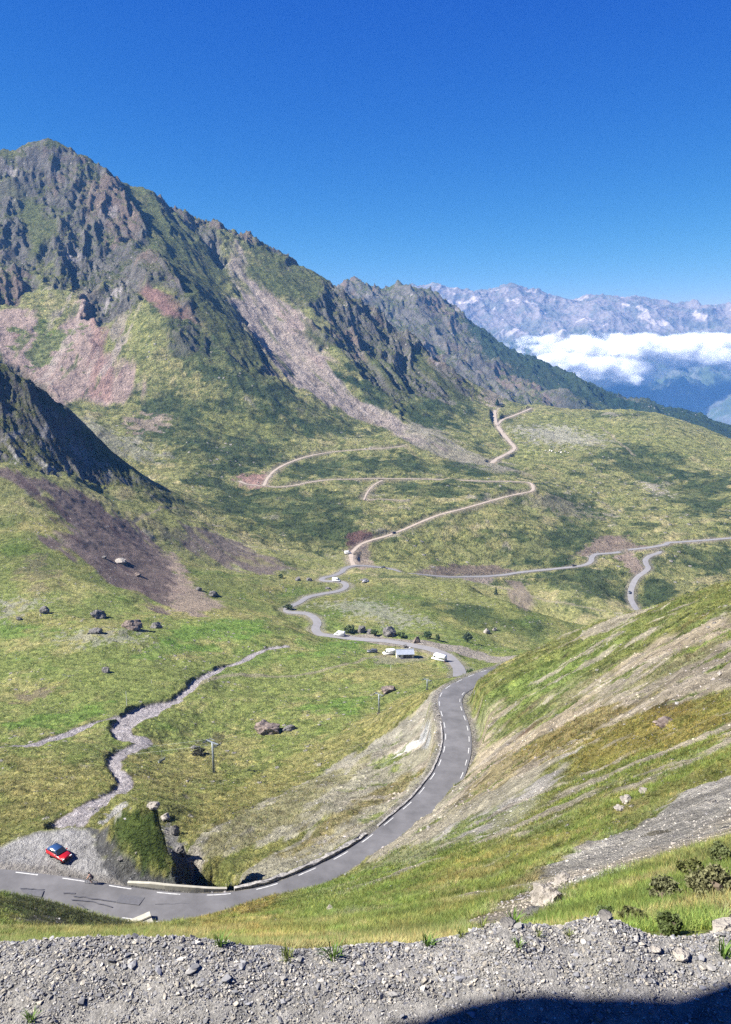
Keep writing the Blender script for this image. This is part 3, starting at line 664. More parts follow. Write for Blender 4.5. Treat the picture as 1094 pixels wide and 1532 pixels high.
def ground_mat(name, scales, bump, spread=.35, clump=None, stones=None, dark=(.42, .52, .40)):
    """ground cover from the 'ground' attribute, broken up by tufts, straw and stones of real size"""
    m = bpy.data.materials.new(name); m.use_nodes = True; nt = m.node_tree; nt.nodes.clear(); L = nt.links.new
    out = N(nt, 'ShaderNodeOutputMaterial'); b = N(nt, 'ShaderNodeBsdfPrincipled', i_Roughness=.95); b.inputs['Specular IOR Level'].default_value = .1
    a = N(nt, 'ShaderNodeAttribute', attribute_name='ground'); tc = N(nt, 'ShaderNodeTexCoord')
    def nz(sc, det=5.0, ro=.68, off=0):
        mp = N(nt, 'ShaderNodeMapping'); mp.inputs['Location'].default_value = (off, off * .7, -off); L(tc.outputs['Object'], mp.inputs[0])
        n = N(nt, 'ShaderNodeTexNoise', i_Scale=sc, i_Detail=det, i_Roughness=ro); L(mp.outputs[0], n.inputs['Vector']); return n.outputs[0]
    def ramp(x, lo, hi, to=1.0):
        r = N(nt, 'ShaderNodeMapRange', interpolation_type='SMOOTHSTEP'); r.inputs['From Min'].default_value = lo; r.inputs['From Max'].default_value = hi; r.inputs['To Max'].default_value = to; L(x, r.inputs[0]); return r.outputs[0]
    def mix(A, Bc, f, mode='MIX'):
        x = N(nt, 'ShaderNodeMix', data_type='RGBA', blend_type=mode); L(A, x.inputs[6]); L(f, x.inputs[0])
        if isinstance(Bc, tuple): x.inputs[7].default_value = Bc + (1,)
        else: L(Bc, x.inputs[7])
        return x.outputs[2]
    n1, n2 = nz(scales[0]), nz(scales[1], 6.0, .7, 5)
    ad = N(nt, 'ShaderNodeMath', operation='ADD'); L(n1, ad.inputs[0]); L(n2, ad.inputs[1])
    mr = N(nt, 'ShaderNodeMapRange'); mr.inputs['From Min'].default_value = .75; mr.inputs['From Max'].default_value = 1.25
    mr.inputs['To Min'].default_value = 1 - spread; mr.inputs['To Max'].default_value = 1 + spread; L(ad.outputs[0], mr.inputs[0])
    mx = N(nt, 'ShaderNodeVectorMath', operation='SCALE'); L(a.outputs['Color'], mx.inputs[0]); L(mr.outputs[0], mx.inputs['Scale'])
    col = mx.outputs[0]; h = ad.outputs[0]
    if clump:
        sg = N(nt, 'ShaderNodeSeparateColor'); L(a.outputs['Color'], sg.inputs[0]); dv = N(nt, 'ShaderNodeMath', operation='DIVIDE'); L(sg.outputs[2], dv.inputs[0]); L(sg.outputs[1], dv.inputs[1])
        green = ramp(dv.outputs[0], .60, .45)
        def gm(x):
            q = N(nt, 'ShaderNodeMath', operation='MULTIPLY'); L(x, q.inputs[0]); L(green, q.inputs[1]); return q.outputs[0]
        c1 = gm(ramp(nz(clump, 5.0, .72, 11), .52, .60)); col = mix(col, dark, c1, 'MULTIPLY')
        c2 = gm(ramp(nz(clump * 1.3, 5.0, .72, 23), .53, .61, .7)); col = mix(col, (1.65, 1.5, 1.4), c2, 'MULTIPLY')
        hh = N(nt, 'ShaderNodeMath', operation='MULTIPLY_ADD'); L(c1, hh.inputs[0]); hh.inputs[1].default_value = .35; L(h, hh.inputs[2]); h = hh.outputs[0]
    if stones:
        for sc, dens in stones:
            vo = N(nt, 'ShaderNodeTexVoronoi', i_Scale=sc, i_Randomness=1.0); L(tc.outputs['Object'], vo.inputs['Vector'])
            sc_ = N(nt, 'ShaderNodeSeparateColor'); L(vo.outputs['Color'], sc_.inputs[0])
            field = nz(sc * .06, 3.0, .6, sc); rr_ = N(nt, 'ShaderNodeMath', operation='MULTIPLY_ADD'); L(field, rr_.inputs[0]); rr_.inputs[1].default_value = 1.6; L(sc_.outputs[0], rr_.inputs[2])
            pick = ramp(rr_.outputs[0], 1.80 - dens, 1.84 - dens); near = ramp(vo.outputs['Distance'], .34, .22)
            f = N(nt, 'ShaderNodeMath', operation='MULTIPLY'); L(pick, f.inputs[0]); L(near, f.inputs[1])
            col = mix(col, (.30, .28, .25), f.outputs[0])
            hh = N(nt, 'ShaderNodeMath', operation='MULTIPLY_ADD'); L(f.outputs[0], hh.inputs[0]); hh.inputs[1].default_value = .5; L(h, hh.inputs[2]); h = hh.outputs[0]
    L(col, b.inputs['Base Color'])
    bp = N(nt, 'ShaderNodeBump', i_Strength=bump[0], i_Distance=bump[1]); L(h, bp.inputs['Height']); L(bp.outputs[0], b.inputs['Normal'])
    L(b.outputs[0], out.inputs[0])
    return m
kA = int(np.searchsorted(RR, 62)); kB = int(np.searchsorted(RR, 600))
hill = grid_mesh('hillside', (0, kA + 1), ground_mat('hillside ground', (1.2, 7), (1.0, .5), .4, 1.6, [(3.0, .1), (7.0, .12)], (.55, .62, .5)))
vall = grid_mesh('valley_ground', (kA, kB + 1), ground_mat('valley ground', (.3, 1.4), (1.0, 1.6), .40, .45, [(.45, .05), (1.1, .04)], (.62, .70, .58)))
mtn = grid_mesh('mountain_slopes', (kB, NR), ground_mat('mountain ground', (.07, .35), (1.0, 7.0), .42, .11, [(.16, .02)], (.5, .6, .5)))
print('meshes', time.time() - T0)

# ------------------------------------------------------------------ road surfaces and paint
def simple_mat(name, col, rough=.9, var=.15, scale=3.0, bump=0.0, bdist=.05, metal=0.0, spec=.3):
    m = bpy.data.materials.new(name); m.use_nodes = True; nt = m.node_tree; L = nt.links.new
    b = nt.nodes['Principled BSDF']; b.inputs['Roughness'].default_value = rough; b.inputs['Metallic'].default_value = metal; b.inputs['Specular IOR Level'].default_value = spec
    tc = N(nt, 'ShaderNodeTexCoord'); n1 = N(nt, 'ShaderNodeTexNoise', i_Scale=scale, i_Detail=5.0, i_Roughness=.65)
    L(tc.outputs['Object'], n1.inputs['Vector'])
    mr = N(nt, 'ShaderNodeMapRange'); mr.inputs['From Min'].default_value = .3; mr.inputs['From Max'].default_value = .7
    mr.inputs['To Min'].default_value = 1 - var; mr.inputs['To Max'].default_value = 1 + var; L(n1.outputs[0], mr.inputs[0])
    mx = N(nt, 'ShaderNodeVectorMath', operation='SCALE'); mx.inputs[0].default_value = col; L(mr.outputs[0], mx.inputs['Scale']); L(mx.outputs[0], b.inputs['Base Color'])
    if bump:
        bp = N(nt, 'ShaderNodeBump', i_Strength=bump, i_Distance=bdist); L(n1.outputs[0], bp.inputs['Height']); L(bp.outputs[0], b.inputs['Normal'])
    return m
def mesh_obj(name, verts, faces, mat, smooth=False, parent=None, **props):
    me = bpy.data.meshes.new(name); me.from_pydata([tuple(map(float, v)) for v in verts], [], faces); me.materials.append(mat)
    if smooth: me.polygons.foreach_set('use_smooth', [True] * len(me.polygons))
    me.update(); o = bpy.data.objects.new(name, me); COL.objects.link(o)
    if parent: o.parent = parent
    for k, v in props.items(): o[k] = v
    return o
def ribbon_geo(P, lo, hi, dz, nx=5, crown=.04):
    n = normals(P); V = []; F = []; lo = lo + np.zeros(len(P)); hi = hi + np.zeros(len(P)); lo_, hi_ = lo, hi
    for j in range(len(P)):
        lo, hi = lo_[j], hi_[j]
        for i in range(nx):
            f = i / (nx - 1); d = lo + (hi - lo) * f
            V.append((P[j, 0] + n[j, 0] * d, P[j, 1] + n[j, 1] * d, P[j, 2] + dz + crown * (1 - (2 * f - 1) ** 2)))
    for j in range(len(P) - 1):
        for i in range(nx - 1):
            a = j * nx + i; F.append((a, a + 1, a + nx + 1, a + nx))
    return V, F
asphalt = simple_mat('asphalt', (.105, .103, .106), .85, .3, .22, .3, .02)
asphalt_far = simple_mat('worn asphalt', (.165, .16, .162), .9, .12, .3)
dirt = simple_mat('dirt track gravel', (.27, .225, .18), .95, .2, .3)
paint_w = simple_mat('road paint', (.40, .40, .39), .8, .35, 2.5)
tar = simple_mat('tar', (.06, .06, .068), .7, .2, 3)
patchm = simple_mat('asphalt patch', (.085, .085, .092), .85, .15, 3)
def ribbon(name, P, lo, hi, dz, mat, nx=5, crown=.04, **kw):
    V, F = ribbon_geo(P, lo, hi, dz, nx, crown); return mesh_obj(name, V, F, mat, False, **kw)
ribbon('mountain_road', edge, -.35, ROADW + np.interp(s_, [s_at(250, 1337), s_at(420, 1322)], [1.0, .4]), 0.02, asphalt, 7, kind='structure', label='grey mountain road curving down the slope')
lw_ = np.interp(np.arange(len(LOWER)), [0, len(LOWER) * .3, len(LOWER)], [2.5, 2.0, 2.3])
ribbon('lower_road', LOWER, -lw_, lw_, .05, asphalt_far, 3, kind='structure')
ribbon('distant_road', FARR, -2.3, 2.3, .08, asphalt_far, 3, kind='structure')
for P_, w_ in TR:
    jw = w_ / 2 * (.85 + .5 * fbm(P_[:, 0], P_[:, 1], 14, 3, 66)); ribbon('dirt_track', P_, -jw, jw * .95, .06, dirt, 3, kind='structure')
def dashes(P, off, wid, on, gap, dz, s0=0, s1=None, VF=None):
    Q = offset(P, off); s = np.r_[0, np.cumsum(np.hypot(*(np.diff(Q[:, :2], axis=0).T)))]
    V, F = VF; s1 = s1 or s[-1]; a = s0
    while a < s1:
        b = min(a + on, s1); m = max(2, int((b - a) / .6) + 1); u = np.linspace(a, b, m)
        q = np.stack([np.interp(u, s, Q[:, k]) for k in range(3)], 1); v, f = ribbon_geo(q, -wid / 2, wid / 2, dz, 2, 0)
        o = len(V); V += v; F += [tuple(x + o for x in ff) for ff in f]; a += on + gap
VF = ([], [])
dashes(edge, 0, .16, 3.0, 3.3, .052, 2, None, VF)
dashes(edge, ROADW - .1, .15, 2.6, 3.0, .052, 0, s_at(135, 1320), VF)
dashes(edge, ROADW - .1, .15, 200, 1, .052, s_at(195, 1330), s_at(300, 1340), VF)
dashes(edge, ROADW - .1, .15, 2.6, 3.0, .052, s_at(600, 1213), s_at(622, 1194), VF)
dashes(edge, ROADW - .1, .15, 400, 1, .052, s_at(625, 1190), s_at(655, 1150), VF)
dashes(edge, ROADW - .1, .15, 2.6, 3.0, .052, s_at(660, 1140), s_at(690, 1018), VF)
mesh_obj('road_marking', VF[0], VF[1], paint_w, kind='structure', label='white dashed edge lines painted on the grey road')

# ------------------------------------------------------------------ air
def box(name, lo, hi, mat, **props):
    x0, y0, z0 = lo; x1, y1, z1 = hi
    V = [(x0, y0, z0), (x1, y0, z0), (x1, y1, z0), (x0, y1, z0), (x0, y0, z1), (x1, y0, z1), (x1, y1, z1), (x0, y1, z1)]
    return mesh_obj(name, V, [(0, 3, 2, 1), (4, 5, 6, 7), (0, 1, 5, 4), (1, 2, 6, 5), (2, 3, 7, 6), (3, 0, 4, 7)], mat, **props)
hz = bpy.data.materials.new('haze'); hz.use_nodes = True; nt = hz.node_tree; nt.nodes.clear()
ho = N(nt, 'ShaderNodeOutputMaterial'); hv = N(nt, 'ShaderNodeVolumePrincipled'); hv.inputs['Color'].default_value = (.17, .45, 1, 1); hv.inputs['Density'].default_value = 0.000058; hv.inputs['Anisotropy'].default_value = 0.0
nt.links.new(hv.outputs[0], ho.inputs['Volume'])
box('haze', (-3700, -12, -1500), (4600, 7200, 470), hz, kind='stuff')

# ------------------------------------------------------------------ the far range beyond the valley
FR = '''
560,470,13200 600,434,13400 618,426,13400 640,428,13400 665,433,13400 700,438,13300 740,436,13300 752,430,13300 765,423,13300 780,432,13200 800,437,13200 830,441,13200 850,449,13200 870,446,13200 895,442,13300 915,446,13300 935,451,13300 960,445,13200 975,450,13200 990,446,13200 1010,453,13200 1035,459,13200 1060,456,13200 1080,458,13200 1094,456,13200 1150,452,13200 1250,470,13200
600,500,11800 700,495,11900 760,490,11900 800,500,11700 850,505,11500 870,470,12300 900,500,11500 930,470,12200 960,470,12200 985,505,11400 1020,490,11900 1060,510,11400 1094,500,11600 1200,500,11600
600,540,10400 700,545,10300 800,550,10200 880,560,10000 960,565,9900 1020,570,9800 1094,570,9700 1200,560,9700
600,600,9200 700,610,9100 800,610,9000 900,600,9300 1000,610,9000 1060,615,8800 1094,590,8700 1200,560,8600
600,720,7600 800,720,7600 1000,720,7500 1094,700,7500 1200,690,7500
560,540,15000 800,540,15000 1000,540,15000 1250,540,15000
'''
fp = np.array([ray(*map(float, w.split(',')[:2])) * float(w.split(',')[2]) for w in FR.split()])
fth, fL, fs = polar(fp); wF = tps_fit(fth, fL, fs, 1e-6)
thf = np.radians(np.arange(-1.5, 36, .075)); rf = np.concatenate([np.arange(7300, 9000, 60), np.arange(9000, 14000, 16), np.arange(14000, 15000, 100)]).astype(float)
A_, B_ = np.meshgrid(thf, np.log(rf)); Sf = tps_eval(wF, fth, fL, A_, B_)
Rf = np.exp(B_); Xf, Yf = Rf * np.sin(A_), Rf * np.cos(A_)
amp = sstep(9000, 10500, Rf) * (.45 + .55 * sstep(.02, -.06, Sf))
wx, wy = fbm(Xf, Yf, 1500, 3, 201) * 500, fbm(Xf, Yf, 1500, 3, 202) * 500
Hn = ridged(Xf + wx, (Yf + wy) * .6, 1500, 8, 203, .58) * 420 + ridged(Xf * 1.1 - wy, Yf * .5 + wx, 420, 7, 204, .66) * 150
ci = np.clip(np.searchsorted(thf, fth), 0, len(thf) - 1); ck = np.clip(np.searchsorted(rf, np.exp(fL)), 0, len(rf) - 1)
wC = tps_fit(fth, fL, -(Hn * amp / Rf)[ck, ci] * .8, 1e-4)
Zf = (Sf + tps_eval(wC, fth, fL, A_, B_)) * Rf + Hn * amp
slf = np.hypot(np.gradient(Zf, axis=0) / np.gradient(rf)[:, None], np.gradient(Zf, axis=1) / (.075 * math.pi / 180 * Rf))
Cf = np.zeros(Rf.shape + (3,), np.float32); Cf[...] = (.045, .06, .03)
nz = fbm(Xf, Yf, 500, 6, 205, .6)
lerp3(Cf, (.16, .14, .13), sstep(-150, 260, Zf + nz * 500)); lerp3(Cf, (.09, .095, .085), sstep(-.08, .18, fbm(Xf, Yf, 350, 6, 206, .65)) * .85)
lerp3(Cf, (.36, .31, .285), sstep(.22, .33, fbm(Xf, Yf, 420, 5, 207, .6)) * sstep(0, 200, Zf) * .8)
keep = (X, Y, Z1, C, rock, NT)
X, Y, Z1, C, rock, NT = Xf, Yf, Zf, Cf, Zf * 0, len(thf)
grid_mesh('distant_mountain_range', (0, len(rf)), ground_mat('far rock', (.004, .02), (.5, 60.0), .3))
X, Y, Z1, C, rock, NT = keep

# cloud bank lying in the valley
cm = bpy.data.materials.new('cloud vapour'); cm.use_nodes = True; nt = cm.node_tree; nt.nodes.clear(); L = nt.links.new
out = N(nt, 'ShaderNodeOutputMaterial'); pv = N(nt, 'ShaderNodeVolumePrincipled'); pv.inputs['Color'].default_value = (1, 1, 1, 1); pv.inputs['Anisotropy'].default_value = 0
tc = N(nt, 'ShaderNodeTexCoord'); sx_ = N(nt, 'ShaderNodeSeparateXYZ'); L(tc.outputs['Object'], sx_.inputs[0])
def M(op, a, b=None, c=None):
    n = N(nt, 'ShaderNodeMath', operation=op)
    for k, x in enumerate((a, b, c)):
        if x is None: continue
        if isinstance(x, (int, float)): n.inputs[k].default_value = x
        else: L(x, n.inputs[k])
    return n.outputs[0]
def lobe(x0, rx, y0, ry, z0, rz):
    q = None
    for o, c, r in ((0, x0, rx), (1, y0, ry), (2, z0, rz)):
        a = M('DIVIDE', M('SUBTRACT', sx_.outputs[o], float(c)), float(r)); a = M('MULTIPLY', a, a); q = a if q is None else M('ADD', q, a)
    return M('SUBTRACT', 1.0, q)
mp = N(nt, 'ShaderNodeMapping'); mp.inputs['Scale'].default_value = (1, 1, 1.7); L(tc.outputs['Object'], mp.inputs[0])
nz = N(nt, 'ShaderNodeTexNoise', i_Scale=.0034, i_Detail=7.0, i_Roughness=.6); L(mp.outputs[0], nz.inputs['Vector'])
g = None
for q in [(4600, 2900, 9300, 700, -85, 175), (3000, 900, 9300, 550, -90, 110), (3950, 800, 9200, 600, -150, 170), (2750, 700, 9200, 550, -320, 190), (2350, 420, 9200, 450, -230, 130), (3080, 360, 9200, 450, -420, 110), (5000, 900, 8900, 500, -330, 200), (4400, 500, 9000, 500, -250, 110)]:
    l = lobe(*q); g = l if g is None else M('MAXIMUM', g, l)
dn = M('ADD', M('MULTIPLY', M('SUBTRACT', nz.outputs[0], .5), 4.2), g)
mr = N(nt, 'ShaderNodeMapRange', interpolation_type='SMOOTHSTEP'); mr.inputs['From Min'].default_value = .05; mr.inputs['From Max'].default_value = .95; mr.inputs['To Max'].default_value = .022; L(dn, mr.inputs[0])
L(mr.outputs[0], pv.inputs['Density']); L(pv.outputs[0], out.inputs['Volume']); cm.cycles.volume_step_rate = .35
V = []; F = []
for (x0, x1, y0, y1, z0, z1) in [(1500, 7400, 8350, 10150, -640, 130)]:
    V += [(x0, y0, z0), (x1, y0, z0), (x1, y1, z0), (x0, y1, z0), (x0, y0, z1), (x1, y0, z1), (x1, y1, z1), (x0, y1, z1)]
mesh_obj('cloud_bank', V, [(0, 3, 2, 1), (4, 5, 6, 7), (0, 1, 5, 4), (1, 2, 6, 5), (2, 3, 7, 6), (3, 0, 4, 7)], cm, kind='stuff', label='white cloud bank lying in the valley')
print('far', time.time() - T0)

# ------------------------------------------------------------------ the gravel shoulder at the camera's feet
LIP = [(-250, 1404, -1.62), (0, 1407, -1.61), (100, 1404, -1.6), (200, 1403, -1.6), (300, 1404, -1.6), (400, 1418, -1.62), (470, 1420, -1.62), (547, 1412, -1.61), (640, 1403, -1.6), (700, 1394, -1.58), (745, 1384, -1.56), (790, 1386, -1.56), (840, 1390, -1.57), (880, 1378, -1.55), (905, 1370, -1.54), (940, 1385, -1.55), (975, 1400, -1.57), (1020, 1402, -1.57), (1060, 1396, -1.56), (1094, 1392, -1.55), (1350, 1380, -1.54)]
lp = np.array([ray(u, v) * (z / ray(u, v)[2]) for u, v, z in LIP])
lx = np.r_[-6, lp[:, 0], 6]; ly = np.r_[lp[0, 1], lp[:, 1], lp[-1, 1]]; lz = np.r_[-1.62, lp[:, 2], -1.54]; ly = ly + .035 * np.array([0] + [((k * 7) % 5 - 2) / 2 for k in range(len(lp))] + [0]) * .0
def shoulder_z(x, y):
    yl = np.interp(x, lx, ly); zl = np.interp(x, lx, lz); d = yl - y
    z = np.where(d > 0, zl - sstep(0, .35, d) * .06, zl - (-d) * .85 - .25 * np.minimum(-d, .3))
    return z + fbm(x, y, .35, 4, 301) * .025
gx, gy = np.arange(-5.5, 5.5, .02), np.concatenate([np.arange(-7, 1.2, .12), np.arange(1.2, 3.1, .015)])
GXx, GYy = np.meshgrid(gx, gy); GZ = shoulder_z(GXx, GYy) + fbm(GXx, GYy, .05, 3, 302) * .006
keep = (X, Y, Z1, C, rock, NT)
X, Y, Z1, NT = GXx, GYy, GZ, len(gx); C = np.zeros(GXx.shape + (3,), np.float32); C[...] = (.25, .24, .22); lerp3(C, (.17, .165, .155), sstep(0, .3, fbm(X, Y, .09, 4, 303))); rock = GZ * 0
grid_mesh('gravel_shoulder', (0, len(gy)), ground_mat('gravel fines', (40, 160), (1.0, .012), .4))
X, Y, Z1, C, rock, NT = keep

def stone_set(rnd, n):
    """a few angular chips as convex hulls"""
    out = []
    for _ in range(n):
        bm = bmesh.new(); a = rnd.uniform(.55, 1), rnd.uniform(.35, .9), rnd.uniform(.16, .5)
        for _k in range(rnd.randint(8, 12)):
            p = Vector((rnd.gauss(0, 1), rnd.gauss(0, 1), rnd.gauss(0, 1))).normalized(); bm.verts.new((p.x * a[0], p.y * a[1], p.z * a[2]))
        bmesh.ops.convex_hull(bm, input=bm.verts[:]); bmesh.ops.triangulate(bm, faces=bm.faces[:])
        for v in [v for v in bm.verts if not v.link_faces]: bm.verts.remove(v)
        bm.verts.index_update(); out.append((np.array([v.co[:] for v in bm.verts], np.float32), np.array([[v.index for v in f.verts] for f in bm.faces], np.int32))); bm.free()
    return out
def np_mesh(name, V, F, mat, col=None, smooth=False, **props):
    V = np.asarray(V, np.float32); F = np.asarray(F, np.int32); k = F.shape[1]
    me = bpy.data.meshes.new(name); me.vertices.add(len(V)); me.vertices.foreach_set('co', V.ravel())
    me.loops.add(F.size); me.loops.foreach_set('vertex_index', F.ravel()); me.polygons.add(len(F))
    me.polygons.foreach_set('loop_start', np.arange(0, F.size, k, dtype=np.int32)); me.polygons.foreach_set('loop_total', np.full(len(F), k, np.int32)); me.update(calc_edges=True)
    me.polygons.foreach_set('use_smooth', np.full(len(F), smooth, bool))
    if col is not None:
        ca = me.color_attributes.new('ground', 'FLOAT_COLOR', 'POINT'); cc = np.ones((len(V), 4), np.float32); cc[:, :3] = col; ca.data.foreach_set('color', cc.ravel())
    me.materials.append(mat); o = bpy.data.objects.new(name, me); COL.objects.link(o)
    for a, b in props.items(): o[a] = b
    return o
def scatter(name, protos, P, size, rot, tilt, cols, mat, rng, **props):
    Vs, Fs, Cs = [], [], []; off = 0; which = rng.integers(0, len(protos), len(P))
    for k, (v, f) in enumerate(protos):
        m = np.nonzero(which == k)[0]
        if len(m) == 0: continue
        c, s = np.cos(rot[m]), np.sin(rot[m]); t = tilt[m]; ct, st_ = np.cos(t), np.sin(t)
        x = v[None, :, 0]; y = v[None, :, 1] * ct[:, None] - v[None, :, 2] * st_[:, None]; z = v[None, :, 1] * st_[:, None] + v[None, :, 2] * ct[:, None]
        xx = x * c[:, None] - y * s[:, None]; yy = x * s[:, None] + y * c[:, None]
        W = np.stack([xx, yy, z], -1) * size[m][:, None, None] + P[m][:, None, :]
        Vs.append(W.reshape(-1, 3)); Fs.append((f[None] + (np.arange(len(m)) * len(v))[:, None, None] + off).reshape(-1, 3)); off += len(m) * len(v)
        Cs.append(np.repeat(cols[m], len(v), 0))
    return np_mesh(name, np.concatenate(Vs), np.concatenate(Fs), mat, np.concatenate(Cs), **props)
rng = np.random.default_rng(5); rnd = random.Random(5)
chips = stone_set(rnd, 40)
def attr_mat(name, rough=.85, var=.2, scale=40., bump=.3, bd=.004, trans=0.0):
    m = bpy.data.materials.new(name); m.use_nodes = True; nt = m.node_tree; L = nt.links.new; b = nt.nodes['Principled BSDF']; b.inputs['Roughness'].default_value = rough; b.inputs['Specular IOR Level'].default_value = .3
    a = N(nt, 'ShaderNodeAttribute', attribute_name='ground'); tc = N(nt, 'ShaderNodeTexCoord'); n1 = N(nt, 'ShaderNodeTexNoise', i_Scale=scale, i_Detail=4.0); L(tc.outputs['Object'], n1.inputs['Vector'])
    mr = N(nt, 'ShaderNodeMapRange'); mr.inputs['From Min'].default_value = .3; mr.inputs['From Max'].default_value = .7; mr.inputs['To Min'].default_value = 1 - var; mr.inputs['To Max'].default_value = 1 + var; L(n1.outputs[0], mr.inputs[0])
    mx = N(nt, 'ShaderNodeVectorMath', operation='SCALE'); L(a.outputs['Color'], mx.inputs[0]); L(mr.outputs[0], mx.inputs['Scale']); L(mx.outputs[0], b.inputs['Base Color'])
    if bump:
        bp = N(nt, 'ShaderNodeBump', i_Strength=bump, i_Distance=bd); L(n1.outputs[0], bp.inputs['Height']); L(bp.outputs[0], b.inputs['Normal'])
    if trans:
        tr = N(nt, 'ShaderNodeBsdfTranslucent'); L(mx.outputs[0], tr.inputs[0]); ms = N(nt, 'ShaderNodeMixShader'); ms.inputs[0].default_value = trans; L(b.outputs[0], ms.inputs[1]); L(tr.outputs[0], ms.inputs[2]); L(ms.outputs[0], nt.nodes['Material Output'].inputs[0])
    return m
stone_m = attr_mat('slate chips', .75, .25, 60, .4, .004)
n = 170000
sx = rng.uniform(-1.9, 1.9, n); yl = np.interp(sx, lx, ly); sy = np.where(rng.random(n) < .8, yl - .55 + rng.random(n) ** .8 * .75, rng.uniform(.9, 2.3, n))
sz = np.clip(rng.lognormal(-5.98, .48, n), .0018, .0078); big_ = (rng.random(n) < .003); sz = np.where(big_, rng.uniform(.009, .014, n), sz)
sz *= np.where(np.abs(sy - yl + .05) < .12, 1.35, 1.0)
gt = rng.random((n, 1)); cc = np.where(gt < .45, (.16, .16, .165), np.where(gt < .75, (.22, .212, .198), np.where(gt < .93, (.29, .265, .22), (.38, .36, .32)))) * rng.uniform(.6, 1.15, (n, 1))
P_ = np.stack([sx, sy, shoulder_z(sx, sy) + sz * .22], 1)
scatter('gravel', chips, P_, sz, rng.uniform(0, 6.28, n), rng.normal(0, .45, n), cc, stone_m, rng, kind='stuff', label='grey slate chippings on the shoulder in the foreground')

# ------------------------------------------------------------------ grass tufts and scree stones on the slopes
def tuft_set(n, blades, spread, wid, droop):
    out = []
    for _ in range(n):
        V = []; F = []
        for b in range(blades):
            a = rnd.uniform(0, 6.28); r0 = abs(rnd.gauss(0, spread * .5)); h = rnd.uniform(.55, 1.0); ln = rnd.uniform(.1, droop); w = wid * rnd.uniform(.7, 1.2)
            bx, by = r0 * math.cos(a), r0 * math.sin(a); d = rnd.uniform(0, 6.28) if rnd.random() < .4 else a; dx, dy = math.cos(d), math.sin(d); px, py = -dy * w / 2, dx * w / 2; o = len(V)
            V += [(bx - px, by - py, -.08), (bx + px, by + py, -.08), (bx + dx * ln * .35 - px * .8, by + dy * ln * .35 - py * .8, h * .6), (bx + dx * ln * .35 + px * .8, by + dy * ln * .35 + py * .8, h * .6), (bx + dx * ln, by + dy * ln, h)]
            F += [(o, o + 1, o + 3), (o, o + 3, o + 2), (o + 2, o + 3, o + 4)]
        out.append((np.array(V, np.float32), np.array(F, np.int32)))
    return out
def net_sample(n, r0, r1, power=1.0, cols=(None, None)):
    k0, k1 = np.searchsorted(RR, [r0, r1]); i0, i1 = np.searchsorted(TH, [R(-32), R(32)])
    k = rng.uniform(k0, k1 - 1, n); i = rng.uniform(i0, i1 - 1, n); a, b = k.astype(int), i.astype(int); fk, fi = k - a, i - b
    def bl(A): 
        if A.ndim == 3: fk_, fi_ = fk[:, None], fi[:, None]
        else: fk_, fi_ = fk, fi
        return (A[a, b] * (1 - fi_) + A[a, b + 1] * fi_) * (1 - fk_) + (A[a + 1, b] * (1 - fi_) + A[a + 1, b + 1] * fi_) * fk_
    return np.stack([bl(X), bl(Y), bl(Z1)], 1), bl(C), bl(RG), (a, b)
offroad = np.minimum(np.minimum(DM, -PULL), DL - 2.5)
grass_m = attr_mat('grass blades', .7, .25, 1.5, 0, 0, .3)
def grass_pass(name, n, r0, r1, size, protos, seed_label, **kw):
    P, c, r, (a, b) = net_sample(n, r0, r1)
    ok = (c[:, 1] > c[:, 0] * .80) & (c[:, 2] < c[:, 1] * .55) & (offroad[a, b] > .6) & (rng.random(len(P)) < kw.get('dens', 1)) & (DS[a, b] > 1.2)
    P, c, r = P[ok], c[ok], r[ok]; m = len(P)
    sz = size(r) * rng.uniform(.6, 1.3, m); tone = rng.random((m, 1))
    col = c * np.where(tone < .25, (1.35, 1.22, 1.0), np.where(tone < .6, (.88, 1.05, .85), (1.02, 1.05, 1.0))) * rng.uniform(.75, 1.25, (m, 1))
    return scatter(name, protos, P, sz, rng.uniform(0, 6.28, m), rng.normal(0, .12, m), col, grass_m, rng, kind='stuff', label=seed_label)
grass_pass('near_grass', 110000, 3.2, 30, lambda r: np.clip(.03 + r * .0035, .035, .12), tuft_set(14, 12, .8, .06, 1.1), 'yellow and green grass at the foot of the gravel')
grass_pass('slope_grass', 90000, 26, 190, lambda r: np.clip(.05 + r * .0024, .10, .36), tuft_set(14, 8, 1.0, .13, .9), 'tufts of yellow green grass on the slope above the road')
P, c, r, (a, b) = net_sample(42000, 6, 175)
ok = (c[:, 2] > c[:, 1] * .58) & (offroad[a, b] > .3) | (rng.random(len(P)) < .04) & (offroad[a, b] > .5)
P, c, r = P[ok], c[ok], r[ok]; m = len(P); sz = r * .0011 * np.clip(rng.lognormal(0, .55, m), .4, 4.5)
scatter('scree_stones', chips, P, np.clip(sz, .02, .6), rng.uniform(0, 6.28, m), rng.normal(0, .4, m), np.clip(c, .2, 1) * rng.uniform(.65, 1.35, (m, 1)) * (1, .98, .96), attr_mat('scree stones', .85, .2, 3, 0), rng, kind='stuff', label='loose grey and tan stones on the eroded slopes')
print('scatter', time.time() - T0)

